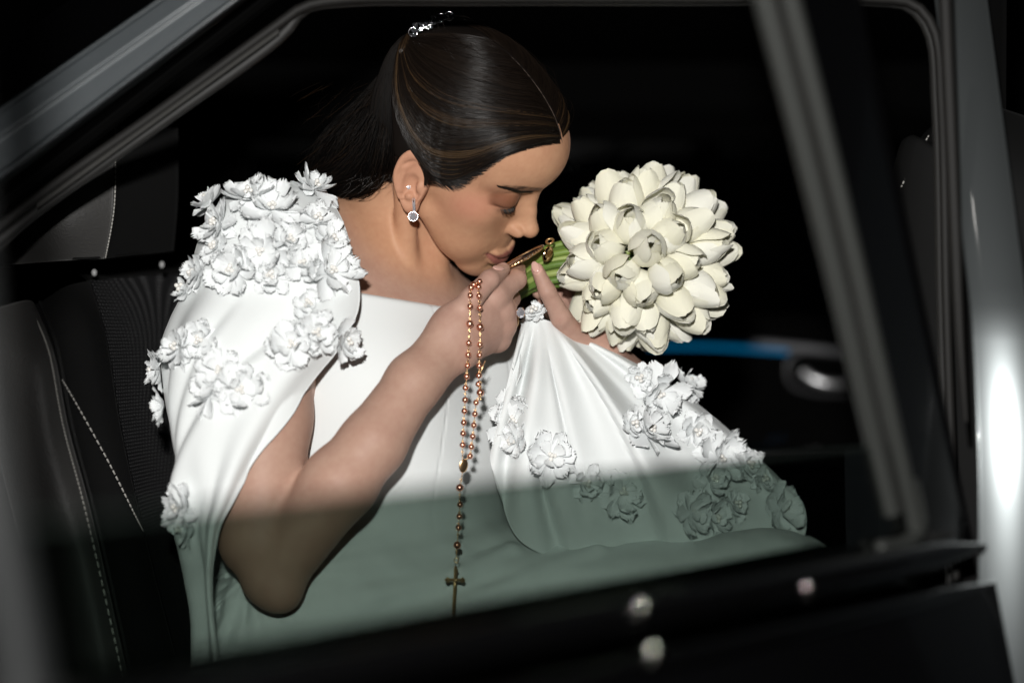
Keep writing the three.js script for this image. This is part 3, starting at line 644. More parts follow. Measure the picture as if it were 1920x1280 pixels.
{ // raised folds of the skirt, laid on the cloth itself
  const hit = (px, py) => { const o = V(0, H, FOCUS), v = W(px, py, 0).sub(o).normalize(); let t = 1.4; for (let i = 0; i < 300; i++) { const p = o.clone().addScaledVector(v, t), q = dressSDF(p.x, p.y, p.z); if (q < 0.0003) return arr(p.addScaledVector(v, 0.0052)); t += q * 0.6; } return arr(o.addScaledVector(v, 1.8)); };
  const put = [[[455, 1190], [540, 1150], [700, 1118], [860, 1082], [960, 1035]], [[470, 1230], [640, 1185], [820, 1150], [1000, 1085], [1120, 1035]], [[452, 1080], [440, 1130], [425, 1190]]].map(l => l.map(q => hit(...q)));
  ridges.push(...put);
}
const dress = mesh('gown', nets(dressSDF, [-0.36, 0.50, -0.26], [0.46, 1.08, 0.22], 0.0036), M.crepe, person);
dress.userData.label = 'white crepe gown';

// ---------------------------------------------------------------- capes over both arms
function pushOut(p, f, gap) {
  for (let i = 0; i < 6; i++) {
    const d = f(p.x, p.y, p.z); if (d > gap) break;
    const e = 0.002, g = V(f(p.x + e, p.y, p.z) - f(p.x - e, p.y, p.z), f(p.x, p.y + e, p.z) - f(p.x, p.y - e, p.z), f(p.x, p.y, p.z + e) - f(p.x, p.y, p.z - e));
    g.z = Math.max(g.z, 0.2 * g.length()); g.normalize(); p.addScaledVector(g, (gap - d) * 0.9 + 0.0002);
  }
  return p;
}
const bodyNoHand = (x, y, z) => { const a = armR(x, y, z); return Math.min(smin(torsoSDF(x, y, z), a.up, 0.035), a.fo); };
const solid = (x, y, z) => Math.min(bodyNoHand(x, y, z), dressSDF(x, y, z));
// rows: y, left silhouette, free edge, angle of the free edge, front z
const capeRows = [[356, 505, 588, 1.2, 0.030], [374, 446, 615, 1.15, 0.075], [405, 398, 636, 1.1, 0.105], [450, 374, 652, 1.05, 0.122], [500, 359, 662, 1.0, 0.130], [550, 345, 660, 0.95, 0.134], [600, 322, 650, 0.9, 0.140], [650, 306, 626, 0.85, 0.146], [700, 307, 590, 0.8, 0.152], [760, 313, 550, 0.7, 0.160], [820, 326, 509, 0.6, 0.168], [880, 344, 470, 0.5, 0.176], [940, 356, 436, 0.4, 0.184], [985, 361, 412, 0.3, 0.190], [1040, 371, 400, 0.2, 0.185], [1090, 378, 396, 0.1, 0.175], [1165, 386, 400, 0.1, 0.165], [1300, 380, 420, 0.1, 0.14]];
function nearCape(u, v) {
  const [y, L, Rr, aR, zf] = cr(capeRows, v), a = lerp(-2.35, aR, u), rx = (Rr - L) / (1 + Math.sin(aR)), cx = L + rx, rz = lerp(0.055, 0.07, v);
  let f = 0; // hanging folds, deeper towards the hem and the back
  const q = (u - 0.15) * 5.2 + 0.9 * Math.sin(v * 2.4);
  f = (Math.sin(q * 3.1) * 0.5 + Math.sin(q * 5.3 + 1.7) * 0.28) * 0.013 * sstep(0.2, 0.5, v) * sstep(1.0, 0.75, u);
  { const a1 = u - lerp(1.0, 0.42, clamp((v - 0.22) / 0.5, 0, 1)), a2 = u - lerp(0.62, 0.36, clamp((v - 0.3) / 0.6, 0, 1)); // overlapping folds drawn down from the shoulder
    f += 0.011 * sstep(-0.05, 0.012, a1) * sstep(0.5, 0.03, a1) * sstep(0.2, 0.34, v) * sstep(0.86, 0.6, v); f += 0.010 * sstep(-0.04, 0.012, a2) * sstep(0.22, 0.02, a2) * sstep(0.26, 0.42, v); }
  f += 0.0012 * noise(u * 8, v * 14, 3) * sstep(0.1, 0.3, v);
  const z = zf - rz * (1 - Math.cos(a)) + f * Math.cos(a), x = cx + rx * Math.sin(a) + f * Math.sin(a) / PX;
  const p = W(x, y + 10 * Math.sin(u * 3) * sstep(0.6, 1, v), z);
  return u > 0.3 ? pushOut(p, bodyNoHand, 0.005) : p;
}
const outer = [[975, 700, 0.055], [938, 790, 0.062], [921, 855, 0.066], [938, 930, 0.066], [985, 1020, 0.055], [1110, 1060, 0.045], [1260, 1050, 0.035], [1390, 1040, 0.02], [1490, 1030, 0.0], [1512, 962, -0.02], [1478, 915, -0.03]];
const inner = [[978, 600, 0.015], [1000, 596, 0.022], [1030, 604, 0.02], [1060, 622, 0.0]];
function farCape(u, v) {
  const o = cr(outer, u), n = cr(inner, u), w = v ** 0.92;
  let x = lerp(n[0], o[0], w), y = lerp(n[1], o[1], w), z = lerp(n[2], o[2], w);
  const arch = Math.sin(Math.PI * w); y -= 34 * arch * sstep(0.75, 1, u); x += 6 * arch * (u - 0.2);
  z += 0.03 * arch * Math.sin(Math.PI * clamp(u * 1.05, 0, 1));
  const q = u * 6.0 + 0.35 * Math.sin(w * 2.6);
  const f = (0.5 * Math.sin(q * 2.2 + 0.6) + 0.5 * Math.sin(q * 4.3 + 2.0) + 0.3 * Math.sin(q * 7.7 + w)) * 0.0165 * sstep(0, 0.3, w) * (1 - 0.35 * w);
  z += f + 0.001 * noise(u * 12, w * 9, 5);
  { const c1 = u - (0.70 - 0.10 * w), c2 = u - (0.36 + 0.10 * w); z += 0.012 * sstep(-0.014, 0.004, c1) * sstep(0.22, 0.01, c1) * sstep(0.05, 0.25, w) - 0.014 * gs(c2 / 0.016) * sstep(0.45, 0.75, w) - 0.008 * gs((u - 0.5) / 0.012) * sstep(0.1, 0.3, w) * sstep(0.95, 0.6, w); }
  return pushOut(W(x, y, z), bodiceSDF, 0.004);
}
const capeN = mesh('cape', sheet(nearCape, 90, 130, 0.0014), M.crepe, person);
capeN.userData.label = 'cape draped over the raised arm';
const capeF = mesh('cape', sheet(farCape, 130, 90, 0.0014), M.crepe, person);
capeF.userData.label = 'cape draped over the arm that holds the bouquet';

// ---------------------------------------------------------------- cut-out fabric flowers with pearl centres
function petalSheet(len, wid, cup, curl, notch, twist) {
  return sheet((u, v) => {
    const s = u * 2 - 1, prof = lerp(0.22, 1, sstep(0, 0.8, v)) * (v > 0.8 ? Math.sqrt(Math.max(0.12, 1 - ((v - 0.8) / 0.22) ** 2)) : 1);
    const tip = 1 - notch * (0.6 * (0.5 - 0.5 * Math.cos(s * 9.4)) * sstep(0.8, 1, v) + 0.35 * s * s * sstep(0.4, 1, v));
    const x = s * wid * 0.5 * prof, r = len * v * tip;
    const el = cup * 0.5 + curl * v;                      // rises, then bends
    return V(x * Math.cos(twist * v), r * Math.sin(el) + 0.35 * x * x / wid * 2 + x * Math.sin(twist * v), r * Math.cos(el));
  }, 12, 7, 0.00035);
}
function flowerGeo(k) {
  seed = 100 + k * 77; const gs_ = [];
  const layers = [[7, 0.0300, 0.0190, 0.14, 0.12], [6, 0.0265, 0.0165, 0.44, 0.2], [5, 0.0190, 0.0120, 0.95, 0.2]];
  layers.forEach(([n, len, wid, cup, curl], li) => {
    for (let i = 0; i < n; i++) {
      const g = petalSheet(len * rr(0.85, 1.12), wid * rr(0.85, 1.15), cup * rr(0.4, 1.7), curl * rr(-2.5, 3.5), rr(0.15, 0.34), rr(-0.6, 0.6));
      g.rotateY((i + rr(-0.22, 0.22)) / n * Math.PI * 2 + li * 0.5); g.translate(0, 0.0012 * li, 0); gs_.push(g);
    }
  });
  return merge(gs_);
}
const FL = [0, 1, 2, 3, 4, 5, 6].map(flowerGeo);
const pearlGeo = merge([[0.0026, 0.0075, 0.001], [-0.0022, 0.0075, 0.0022], [-0.0008, 0.0078, -0.0026], [0.0005, 0.0105, 0.0004]].map(p => ball(V(...p), 0.0022, 10, 8)));
function surfaceAt(f, px, py, nu = 60, nv = 60) {
  let best = 1e9, b = null;
  for (let i = 0; i <= nu; i++) for (let j = 0; j <= nv; j++) {
    const p = f(i / nu, j / nv), d = FOCUS - p.z, X = 960 + p.x / (K * d), Y = 640 - (p.y - H) / (K * d), e = (X - px) ** 2 + (Y - py) ** 2 - p.z * 2500;
    if (e < best) { best = e; b = [i / nu, j / nv, p]; }
  }
  const h = 0.012, a = f(Math.min(b[0] + h, 1), b[1]).sub(f(Math.max(b[0] - h, 0), b[1])), c = f(b[0], Math.min(b[1] + h, 1)).sub(f(b[0], Math.max(b[1] - h, 0))), n = a.cross(c).normalize();
  if (n.z < 0) n.negate();
  return { p: b[2], n };
}
let fk = 0;
function flower(f, parent, px, py, size = 1, tilt = [0, 0], pearls = true) {
  const { p, n } = surfaceAt(f, px, py); seed = 500 + fk * 31;
  const t = W(px, py, p.z); p.x = lerp(p.x, t.x, 0.85); p.y = lerp(p.y, t.y, 0.85);
  const dir = n.clone().add(V(tilt[0], tilt[1], 0)).add(V(rr(-0.25, 0.25), rr(-0.2, 0.3), 0.15)).normalize();
  const q = new THREE.Quaternion().setFromUnitVectors(V(0, 1, 0), dir).multiply(new THREE.Quaternion().setFromAxisAngle(V(0, 1, 0), rr(0, 6.28)));
  const m = mesh('fabric_flower', FL[fk++ % FL.length], M.petal, parent); m.position.copy(p).addScaledVector(n, 0.002); m.quaternion.copy(q); m.scale.setScalar(size * rr(0.92, 1.1));
  if (pearls) { const b = mesh('pearl_cluster', pearlGeo, M.pearl, parent); b.position.copy(m.position); b.quaternion.copy(q); }
}
for (const a of [[509, 397, 1.2, [0, 0.35]], [585, 360, 1.0, [0.3, 0.9]], [592, 418, 0.75], [413, 421, 0.9, [-0.3, 0.4]], [396, 385, 0.75, [-0.6, 0.7]], [470, 372, 0.9, [-0.2, 0.8]], [413, 466, 0.8, [-0.4, 0]], [492, 474, 1.15, [0, -0.2]], [545, 452, 0.8], [565, 500, 0.8], [617, 512, 1.1, [0.2, 0.1]], [618, 455, 0.7], [440, 505, 0.9, [-0.2, -0.1]], [375, 515, 0.8, [-0.5, 0.1]], [352, 545, 0.55, [-0.7, 0.1]], [510, 520, 0.75], [340, 655, 0.85, [-0.4, 0]], [375, 640, 0.7], [303, 690, 0.7, [-1.2, 0]], [308, 760, 0.6, [-1.4, 0]], [414, 700, 1.0], [450, 735, 1.0], [395, 745, 0.8], [546, 648, 0.95], [590, 625, 0.8], [640, 640, 0.75, [0.4, -0.1]], [575, 575, 0.65], [345, 950, 0.95, [-1.5, 0]], [352, 985, 0.7, [-1.5, -0.2]]]) flower(nearCape, capeN, ...a);
for (const a of [[1238, 735, 1.1, [0.2, 0.3]], [1282, 725, 0.85, [0.6, 0.3]], [1200, 705, 0.5], [1210, 812, 1.05], [1180, 800, 0.6], [1303, 806, 0.85, [0.5, 0.2]], [1344, 862, 1.2, [0.2, 0.1]], [1330, 900, 0.9, [0, -0.3]], [1400, 870, 0.7, [0.5, 0.3]], [1425, 895, 0.5, [0.6, 0.3]], [964, 790, 0.95], [972, 826, 0.75], [1031, 858, 1.05], [1165, 921, 1.0], [1100, 905, 0.7], [1291, 966, 0.95], [1330, 975, 0.8], [1375, 950, 0.55], [1462, 954, 1.1, [0.3, 0]], [1003, 590, 0.5, [0, 0.5]]]) flower(farCape, capeF, ...a);

// ================================================================ bouquet of white tulips
const bouquet = thing('bouquet', 'round bouquet of cream white tulips held by its green stems', 'bouquet');
M.tulip = [lin(0.91, 0.895, 0.78), lin(0.90, 0.88, 0.74), lin(0.92, 0.91, 0.83)].map(c => mat(c, 1.0, { specularIntensity: 0.3, transmission: 0.3, thickness: 0, vertexColors: true }));
M.stem = [lin(0.16, 0.24, 0.045), lin(0.10, 0.17, 0.03), lin(0.26, 0.32, 0.09)].map(c => mat(c, 0.45));
M.stamen = mat(lin(0.62, 0.36, 0.03), 0.7);
function tulipPetal(open, len, wid, k) {                 // y along the flower axis, outer face to +z
  seed = 900 + k * 13; const b1 = rr(-0.3, 0.3), ruff = rr(0.2, 0.6), pt = rr(0.0, 1);
  const g = sheet((u, v) => {
    const s = u * 2 - 1, e = v < 0.45 ? lerp(0.34, 1, Math.sin(v / 0.45 * 1.5708)) : Math.sqrt(Math.max(0, 1 - ((v - 0.45) / 0.56) ** 2.1));
    const half = wid * 0.5 * Math.max(e, 0.03);
    const R = 0.0032 + 0.0150 * Math.sin(Math.PI * (0.07 + (0.87 - 0.34 * open) * v ** 0.92)) + open * 0.005 * v * v;   // belly of the bud
    const a = s * half / Math.max(R, 0.009);
    const ang = clamp(a, -1.5, 1.5), y = len * v * (1 + 0.03 * pt);
    const crimp = 0.0007 * ruff * Math.sin(s * 6 + b1 * 5) * sstep(0.5, 1, v) + 0.00035 * Math.sin(s * 22) * (1 - 0.5 * v);
    const mid = -0.0010 * gs(s / 0.16) * sstep(0.95, 0.2, v);
    return V((R + crimp) * Math.sin(ang), y, (R + crimp + mid) * Math.cos(ang) + 0.0012 * b1 * v);
  }, 12, 12, 0.0005);
  const P = g.attributes.position, c = [];
  for (let i = 0; i < P.count; i++) { // creamier, a trace of green, towards the base of each petal
    const t = clamp(P.getY(i) / len, 0, 1), v = 0.5 + 0.5 * noise(P.getX(i) * 900, P.getY(i) * 90, k), y = sstep(0.55, 0.0, t) * (0.35 + 0.4 * v);
    c.push(1 - 0.02 * y, 1 - 0.03 * y, 1 - 0.42 * y);
  }
  g.setAttribute('color', new THREE.Float32BufferAttribute(c, 3)); return g;
}
const TP = []; for (let k = 0; k < 8; k++) TP.push(tulipPetal([0.05, 0.2, 0.12, 0.35, 0.1, 0.55, 0.0, 0.28][k], 0.044 + 0.003 * (k % 3), 0.034 + 0.0025 * (k % 4), k));
const stamenGeo = merge([ball(V(0, 0.012, 0), 0.0028, 8, 6), ...[0, 1, 2, 3, 4, 5].map(i => { const a = i * 1.047; return tube([V(0.001 * Math.cos(a), 0.004, 0.001 * Math.sin(a)), V(0.004 * Math.cos(a), 0.014, 0.004 * Math.sin(a)), V(0.0045 * Math.cos(a), 0.021, 0.0045 * Math.sin(a))], t => 0.0006 + 0.0009 * sstep(0.5, 0.7, t), 6, 5); })]);
const BC = W(1207, 482, 0.0), BF = W(1165, 490, -0.015), BR = 0.0905;
function tulip(dir, R, open, twist, kind) {
  const t = grp('tulip', bouquet);
  const tip = BC.clone().addScaledVector(dir, R), ax = tip.clone().sub(BF).normalize().lerp(dir, 0.5).normalize(), base = tip.clone().addScaledVector(ax, -0.0445);
  t.position.copy(base); t.quaternion.setFromUnitVectors(V(0, 1, 0), ax).multiply(new THREE.Quaternion().setFromAxisAngle(V(0, 1, 0), twist));
  const set = open > 0.3 ? [5, 3, 5, 7, 3, 5] : [0, 2, 4, 6, 0, 2];
  for (let i = 0; i < 6; i++) {
    const p = mesh('petal', TP[set[(i + Math.floor(twist * 3)) % 6]], M.tulip[(kind + i) % 3], t), inner = i > 2;
    p.rotation.set(0, 0, 0); p.rotateY((i % 3) * 2.094 + (inner ? 1.047 : 0) + rr(-0.15, 0.15)); p.rotateX((inner ? -0.06 : -0.01) + rr(-0.03, 0.04) + 0.14 * open * (inner ? 0.4 : 1));
    p.scale.set(inner ? 0.88 : 1.0, rr(0.92, 1.08), inner ? 0.85 : 1.0);
  }
  if (open > 0.3) mesh('stamens', stamenGeo, M.stamen, t).scale.setScalar(1.25);
  return t;
}
{
  // spread over the ball, leaving out the side where the stems run
  const stemDir = W(985, 510, -0.02).sub(BC).normalize(), gold = Math.PI * (3 - Math.sqrt(5)), list = [];
  const N = 78;
  for (let i = 0; i < N; i++) {
    const y = 1 - 2 * (i + 0.5) / N, r = Math.sqrt(1 - y * y), a = i * gold + 0.7;
    const d = V(r * Math.cos(a), y, r * Math.sin(a));
    if (d.dot(stemDir) > 0.90 || d.z < -0.5) continue;
    list.push(d);
  }
  list.forEach((d, i) => { seed = 3000 + i * 91; tulip(d.clone().add(V(rr(-0.07, 0.07), rr(-0.07, 0.07), rr(-0.07, 0.07))).normalize(), BR + rr(-0.006, 0.004), [0.04, 0.1, 0, 0.07, 0.13, 0.02, 0.09][i % 7] + ((d.x + 0.42) ** 2 + (d.y - 0.02) ** 2 < 0.022 && d.z > 0 ? 0.36 : 0), rr(0, 6.28), i % 3); });
  // stems run together through the hand
  for (let i = 0; i < 26; i++) {
    seed = 5000 + i * 17; const a = i * 2.4, q = Math.sqrt((i + 0.5) / 26) * 0.021;
    const c1 = W(1020, 500, -0.012), c2 = W(935, 552, -0.045), o = V(0.25 * q * Math.cos(a), q * Math.cos(a), q * Math.sin(a) * 0.75);
    const start = BC.clone().add(V(rr(-0.02, 0.03), q * 1.3 * Math.cos(a), q * Math.sin(a)));
    mesh('stem', tube([start, c1.clone().add(o), c1.clone().lerp(c2, 0.5).addScaledVector(o, 0.92), c2.clone().addScaledVector(o, 1.15).add(V(rr(-0.012, 0.008), 0, 0))], 0.0037, 14, 8), M.stem[i % 3], bouquet);
  }
}

// ================================================================ rosary of rose-gold beads
const rosary = thing('rosary', 'rose gold bead rosary with crucifix hanging from the raised hand', 'rosary');
M.rose = new THREE.MeshPhysicalMaterial({ color: lin(0.80, 0.40, 0.28), metalness: 1, roughness: 0.3 });
M.gold = new THREE.MeshPhysicalMaterial({ color: lin(0.84, 0.56, 0.30), metalness: 1, roughness: 0.3 });
const beadS = new THREE.SphereGeometry(0.00285, 16, 12), beadL = new THREE.SphereGeometry(0.0036, 18, 12);
const RZ = y => y < 660 ? lerp(0.088, 0.117, sstep(530, 560, y)) - 0.0 : 0.117 + 0.0 * y;
const strandA = [[889, 535], [884, 540], [882, 554], [881.5, 574], [881, 607, 1], [879, 643], [878, 665], [876.6, 685.5], [875, 706], [872.8, 727], [872, 749.5], [870.7, 770.5], [869.5, 792], [868.2, 812.5], [867.3, 834]];
const strandB = [[900, 529], [898, 539], [898.5, 555], [899.5, 577], [900, 613, 1], [900, 646], [899, 666], [898.6, 685.5], [898, 704], [897, 720], [900.5, 736, 1], [892.7, 754.5], [890.5, 776], [888.4, 797], [886.3, 818], [883.8, 837.5], [881.3, 855]];
const drop = [[862, 913.5, 1], [862.5, 946], [861, 968], [859.5, 989], [857, 1022, 1]];
function bead([px, py, big]) {
  const p = W(px, py, RZ(py)); const s = bodySDF(p.x, p.y, p.z), r = big ? 0.0036 : 0.00285;
  if (py < 700) for (let i = 0; i < 14; i++) { const d = bodySDF(p.x, p.y, p.z); if (py < 650 && Math.abs(d - r) > 0.0003) p.z += (r - d) * 0.7; else if (d < r) p.z += r - d; }
  const m = mesh('bead', big ? beadL : beadS, M.rose, rosary); m.position.copy(p); return p;
}
function link(a, b) {
  const pts = [a, a.clone().lerp(b, 0.5).add(V(0, -0.0002, 0)), b], gsx = [tube(pts, 0.00042, 5, 6)], n = Math.max(2, Math.round(a.distanceTo(b) / 0.0032));
  for (let i = 1; i < n; i++) gsx.push(new THREE.TorusGeometry(0.0010, 0.00032, 5, 10).rotateY(i % 2 ? 1.4 : 0.2).translate(...arr(a.clone().lerp(b, i / n))));
  mesh('chain_link', merge(gsx), M.gold, rosary);
}
const pa = strandA.map(bead), pb = strandB.map(bead), pd = drop.map(bead);
for (const s of [pa, pb, pd]) for (let i = 1; i < s.length; i++) link(s[i - 1], s[i]);
link(pa[0], pb[0]);
const medal = W(869, 873, 0.117);
link(pa[pa.length - 1], medal.clone().add(V(-0.001, 0.0064, 0))); link(pb[pb.length - 1], medal.clone().add(V(0.002, 0.006, 0))); link(medal.clone().add(V(-0.001, -0.006, 0)), pd[0]);
{
  const g = new THREE.SphereGeometry(1, 24, 14).scale(0.0046, 0.0066, 0.0012); const m = mesh('medal', g, M.gold, rosary); m.position.copy(medal); m.rotation.set(0.12, 0.45, -0.12);
  const ring = new THREE.TorusGeometry(0.0021, 0.00045, 8, 20); const r = mesh('ring', ring, M.gold, rosary); r.position.copy(W(855.5, 1050, 0.117)); link(pd[4], W(855.8, 1045, 0.117));
  // crucifix with trefoil ends
  const c = new THREE.Shape(), L = 0.044, a = 0.0016;
  c.moveTo(-a, -0.031); c.lineTo(a, -0.031); c.quadraticCurveTo(a * 1.3, -0.033, 0, -0.0345); c.quadraticCurveTo(-a * 1.3, -0.033, -a, -0.031);
  const bar = (w, h) => new RoundedBoxGeometry(w, h, 0.0016, 2, 0.0006);
  const parts = [bar(0.0030, 0.0445).translate(0, -0.0115, 0), bar(0.0150, 0.0030).translate(0, 0, 0)];
  for (const [x, y] of [[-0.0072, 0], [0.0072, 0], [0, 0.0105]]) for (const [dx, dy] of [[0, 0.0013], [0, -0.0013], [Math.sign(x) * 0.0013, 0], [-Math.sign(x || 0) * 0, y ? 0.0013 : 0]]) parts.push(new THREE.CylinderGeometry(0.0013, 0.0013, 0.0015, 12).rotateX(Math.PI / 2).translate(x + dx + (y ? (dy < 0 ? 0.0013 : dy > 0 && !dx ? 0 : 0) : 0), y + dy, 0));
  parts.push(new THREE.SphereGeometry(1, 10, 8).scale(0.0014, 0.0019, 0.0012).translate(0, -0.0335, 0));
  parts.push(new THREE.SphereGeometry(1, 10, 8).scale(0.0009, 0.0045, 0.0007).translate(0, -0.006, 0.0010), ball(V(0, 0.0, 0.0011), 0.0009, 8, 6));
  const m2 = mesh('crucifix', merge(parts), M.gold, rosary); m2.position.copy(W(853, 1087, 0.117)); m2.rotation.set(0, 0.25, -0.045);
  // small cluster charm on the second strand
  const cp = []; for (let i = 0; i < 11; i++) { seed = 80 + i * 7; cp.push(ball(W(902 + rr(-5, 7), 716 + i * 3 + rr(-3, 3), 0.117 + rr(-0.003, 0.002)), rr(0.0010, 0.0018), 8, 6)); }
  cp.push(tube([W(900, 700, 0.117), W(905, 688, 0.117), W(910, 676, 0.115)], 0.0006, 6, 5));
  mesh('charm', merge(cp), M.gold, rosary);
}
// ================================================================ oval glass locket on a jewelled bar, kissed and held in the finger tips
{
  const lk = thing('locket', 'oval glass locket with jewelled gold rim pressed to the lips', 'locket');
  const a = W(947, 507, 0.055), b = W(1040, 452, 0.03), ax = b.clone().sub(a), L = ax.length();
  const X = ax.clone().normalize(), Y = V(0.05, 0.2, -0.97).projectOnPlane(X).normalize(), cx = a.clone().lerp(b, 0.46).addScaledVector(Y, 0.014), Z = X.clone().cross(Y).normalize(), mtx = new THREE.Matrix4().makeBasis(X, Y, Z).setPosition(cx);
  const place = o => { o.applyMatrix4(mtx); return o; };
  const glass = mesh('glass', new THREE.SphereGeometry(1, 28, 16).scale(0.0245, 0.0165, 0.0016), new THREE.MeshPhysicalMaterial({ color: lin(0.10, 0.075, 0.07), roughness: 0.04, metalness: 0.0, clearcoat: 1, clearcoatRoughness: 0.02 }), lk); place(glass);
  const rim = mesh('rim', new THREE.TorusGeometry(1, 0.05, 10, 48).scale(0.0250, 0.0170, 0.028), M.gold, lk); place(rim);
  const st = []; for (let i = 0; i < 44; i++) { const t = i / 44 * 6.283; st.push(new THREE.OctahedronGeometry(0.00125, 0).translate(0.0258 * Math.cos(t), 0.0176 * Math.sin(t), 0.0006)); }
  place(mesh('stone_setting', merge(st.map(g => { g.computeVertexNormals(); return g; })), new THREE.MeshPhysicalMaterial({ color: lin(0.85, 0.68, 0.58), metalness: 1, roughness: 0.12 }), lk));
  const lp = mesh('loop', new THREE.TorusGeometry(0.0036, 0.0010, 8, 24), M.gold, lk); lp.position.copy(W(1031, 452, 0.032)); lp.rotation.set(0.9, 0.3, 0);
  const tab = mesh('hanger', new THREE.SphereGeometry(1, 16, 10).scale(0.0055, 0.0082, 0.0022), new THREE.MeshPhysicalMaterial({ color: lin(0.75, 0.55, 0.3), metalness: 1, roughness: 0.1 }), lk); tab.position.copy(W(1027, 476, 0.028)); tab.rotation.set(0.2, 0.5, -0.5);
}
// ================================================================ jewellery
M.gem = new THREE.MeshPhysicalMaterial({ color: lin(0.96, 0.95, 1.0), transmission: 1, roughness: 0, thickness: 0.004, ior: 2.2, specularIntensity: 1 });
M.silver = new THREE.MeshPhysicalMaterial({ color: lin(0.86, 0.85, 0.86), metalness: 1, roughness: 0.16 });
M.cut = new THREE.MeshPhysicalMaterial({ color: lin(0.90, 0.88, 0.95), metalness: 0.75, roughness: 0.05, flatShading: true });
function brilliant(r) { // faceted stone facing +z
  const rings = [[0, -0.75], [0.5, -0.35], [1, 0], [0.96, 0.14], [0.58, 0.42], [0, 0.42]], n = 10, pos = [];
  const at = (k, i) => { const [q, z] = rings[k], a = (i + (k % 2) * 0.5) / n * 6.2832; return [q * Math.cos(a) * r, q * Math.sin(a) * r, z * r]; };
  for (let k = 0; k + 1 < rings.length; k++) for (let i = 0; i < n; i++) { const a = at(k, i), b = at(k, i + 1), c = at(k + 1, i), d = at(k + 1, i + 1); pos.push(...a, ...b, ...c, ...b, ...d, ...c); }
  const g = new THREE.BufferGeometry(); g.setAttribute('position', new THREE.Float32BufferAttribute(pos, 3)); g.setAttribute('uv', new THREE.Float32BufferAttribute(new Array(pos.length / 3 * 2).fill(0), 2)); g.computeVertexNormals(); return g;
}
const skinAt = (px, py) => { const o = V(0, H, FOCUS), d = W(px, py, 0).sub(o).normalize(); let t = 1.5; for (let i = 0; i < 300; i++) { const p = o.clone().addScaledVector(d, t), s = bodySDF(p.x, p.y, p.z); if (s < 0.0002) return p; t += s * 0.6; } return o.addScaledVector(d, 1.86); };
{
  const e = thing('drop_earring', 'silver drop earring with small hoop and round brilliant stone', 'earring');
  const l = skinAt(776, 370); l.z += 0.001;
  const hoop = []; for (let i = 0; i < 9; i++) { const t = i / 8; hoop.push(brilliant(0.0015).rotateY(-0.1).translate(l.x + 0.0004 * t, l.y - 0.002 - 0.0115 * t, l.z + 0.0035 * Math.sin(t * 3.0) + 0.001)); }
  mesh('hoop', tube([l.clone(), l.clone().add(V(0.0, -0.005, 0.0036)), l.clone().add(V(0.0004, -0.0135, 0.001)), l.clone().add(V(0, -0.008, -0.006)), l.clone().add(V(0, 0.0, -0.006))], 0.0008, 20, 8), M.silver, e);
  mesh('stones', merge(hoop), M.cut, e);
  const g = mesh('drop_stone', brilliant(0.0045), M.cut, e); g.position.set(l.x - 0.0006, l.y - 0.0185, l.z + 0.002); g.rotation.set(-0.25, -0.1, 0.2);
  mesh('bezel', new THREE.TorusGeometry(0.0046, 0.0005, 8, 28).translate(l.x - 0.0006, l.y - 0.0185, l.z + 0.002), M.silver, e);
}
{
  const e = thing('stud_earring', 'tiny sparkling stud above the drop earring', 'earring'), l = skinAt(766, 351);
  mesh('stud', brilliant(0.0016).translate(l.x, l.y, l.z + 0.0006), M.cut, e); mesh('stud_setting', new THREE.TorusGeometry(0.0017, 0.0003, 6, 16).translate(l.x, l.y, l.z + 0.0004), M.silver, e);
}
{
  const e = thing('finger_ring', 'engagement ring with large cushion cut stone on the raised hand', 'ring');
  const c = W(962, 592, 0.030), dir = W(960, 592, 0.014).sub(W(954, 612, 0.057)).normalize();
  const band = new THREE.TorusGeometry(0.0112, 0.0009, 8, 36); const m = mesh('band', band, M.gold, e); m.position.copy(W(950, 601, 0.034)); m.quaternion.setFromUnitVectors(V(0, 0, 1), dir);
  const g = mesh('stone', brilliant(0.0052), M.cut, e); g.position.copy(W(976, 586, 0.066)); g.rotation.set(0, 0.7, 0.3);
  const pr = []; for (let i = 0; i < 4; i++) { const a = i * 1.571 + 0.78; pr.push(tube([V(0.0035 * Math.cos(a), 0.0035 * Math.sin(a), -0.003), V(0.0053 * Math.cos(a), 0.0053 * Math.sin(a), 0.001)], 0.0006, 3, 6)); }
  const q = mesh('prongs', merge(pr), M.gold, e); q.position.copy(g.position); q.rotation.copy(g.rotation);
}
{
  const e = thing('hair_comb', 'crystal hair comb pinned at the back of the crown', 'hair comb');
  const wire = [], st = [];
  const pts = [[774, 68], [786, 58], [800, 54], [812, 46], [826, 42], [842, 38]];
  wire.push(tube(pts.map(q => W(q[0], q[1] - 4, 0.066)), 0.0008, 20, 6));
  pts.forEach((q, i) => { seed = 40 + i; for (let k = 0; k < 5; k++) { const p = W(q[0] + rr(-8, 8), q[1] - 8 + rr(-7, 7), 0.066 + rr(-0.006, 0.006)); st.push(brilliant(rr(0.0016, 0.003)).rotateY(rr(-0.6, 0.6)).rotateX(rr(-0.6, 0.6)).translate(p.x, p.y, p.z)); wire.push(tube([W(q[0], q[1] - 4, 0.066), p], 0.0004, 3, 5)); } wire.push(new THREE.TorusGeometry(0.0042, 0.0006, 6, 20).translate(...arr(W(q[0], q[1] - 8, 0.067)))); });
  mesh('wire_frame', merge(wire), M.silver, e); mesh('crystals', merge(st), mat(lin(0.30, 0.31, 0.34), 0.06, { metalness: 0.9, flatShading: true }), e);
  const teeth = []; for (let i = 0; i < 6; i++) teeth.push(tube([W(780 + i * 10, 60 - i * 4, 0.065), W(788 + i * 10, 90 - i * 4, 0.035)], 0.0006, 3, 5)); mesh('teeth', merge(teeth), M.silver, e);
}

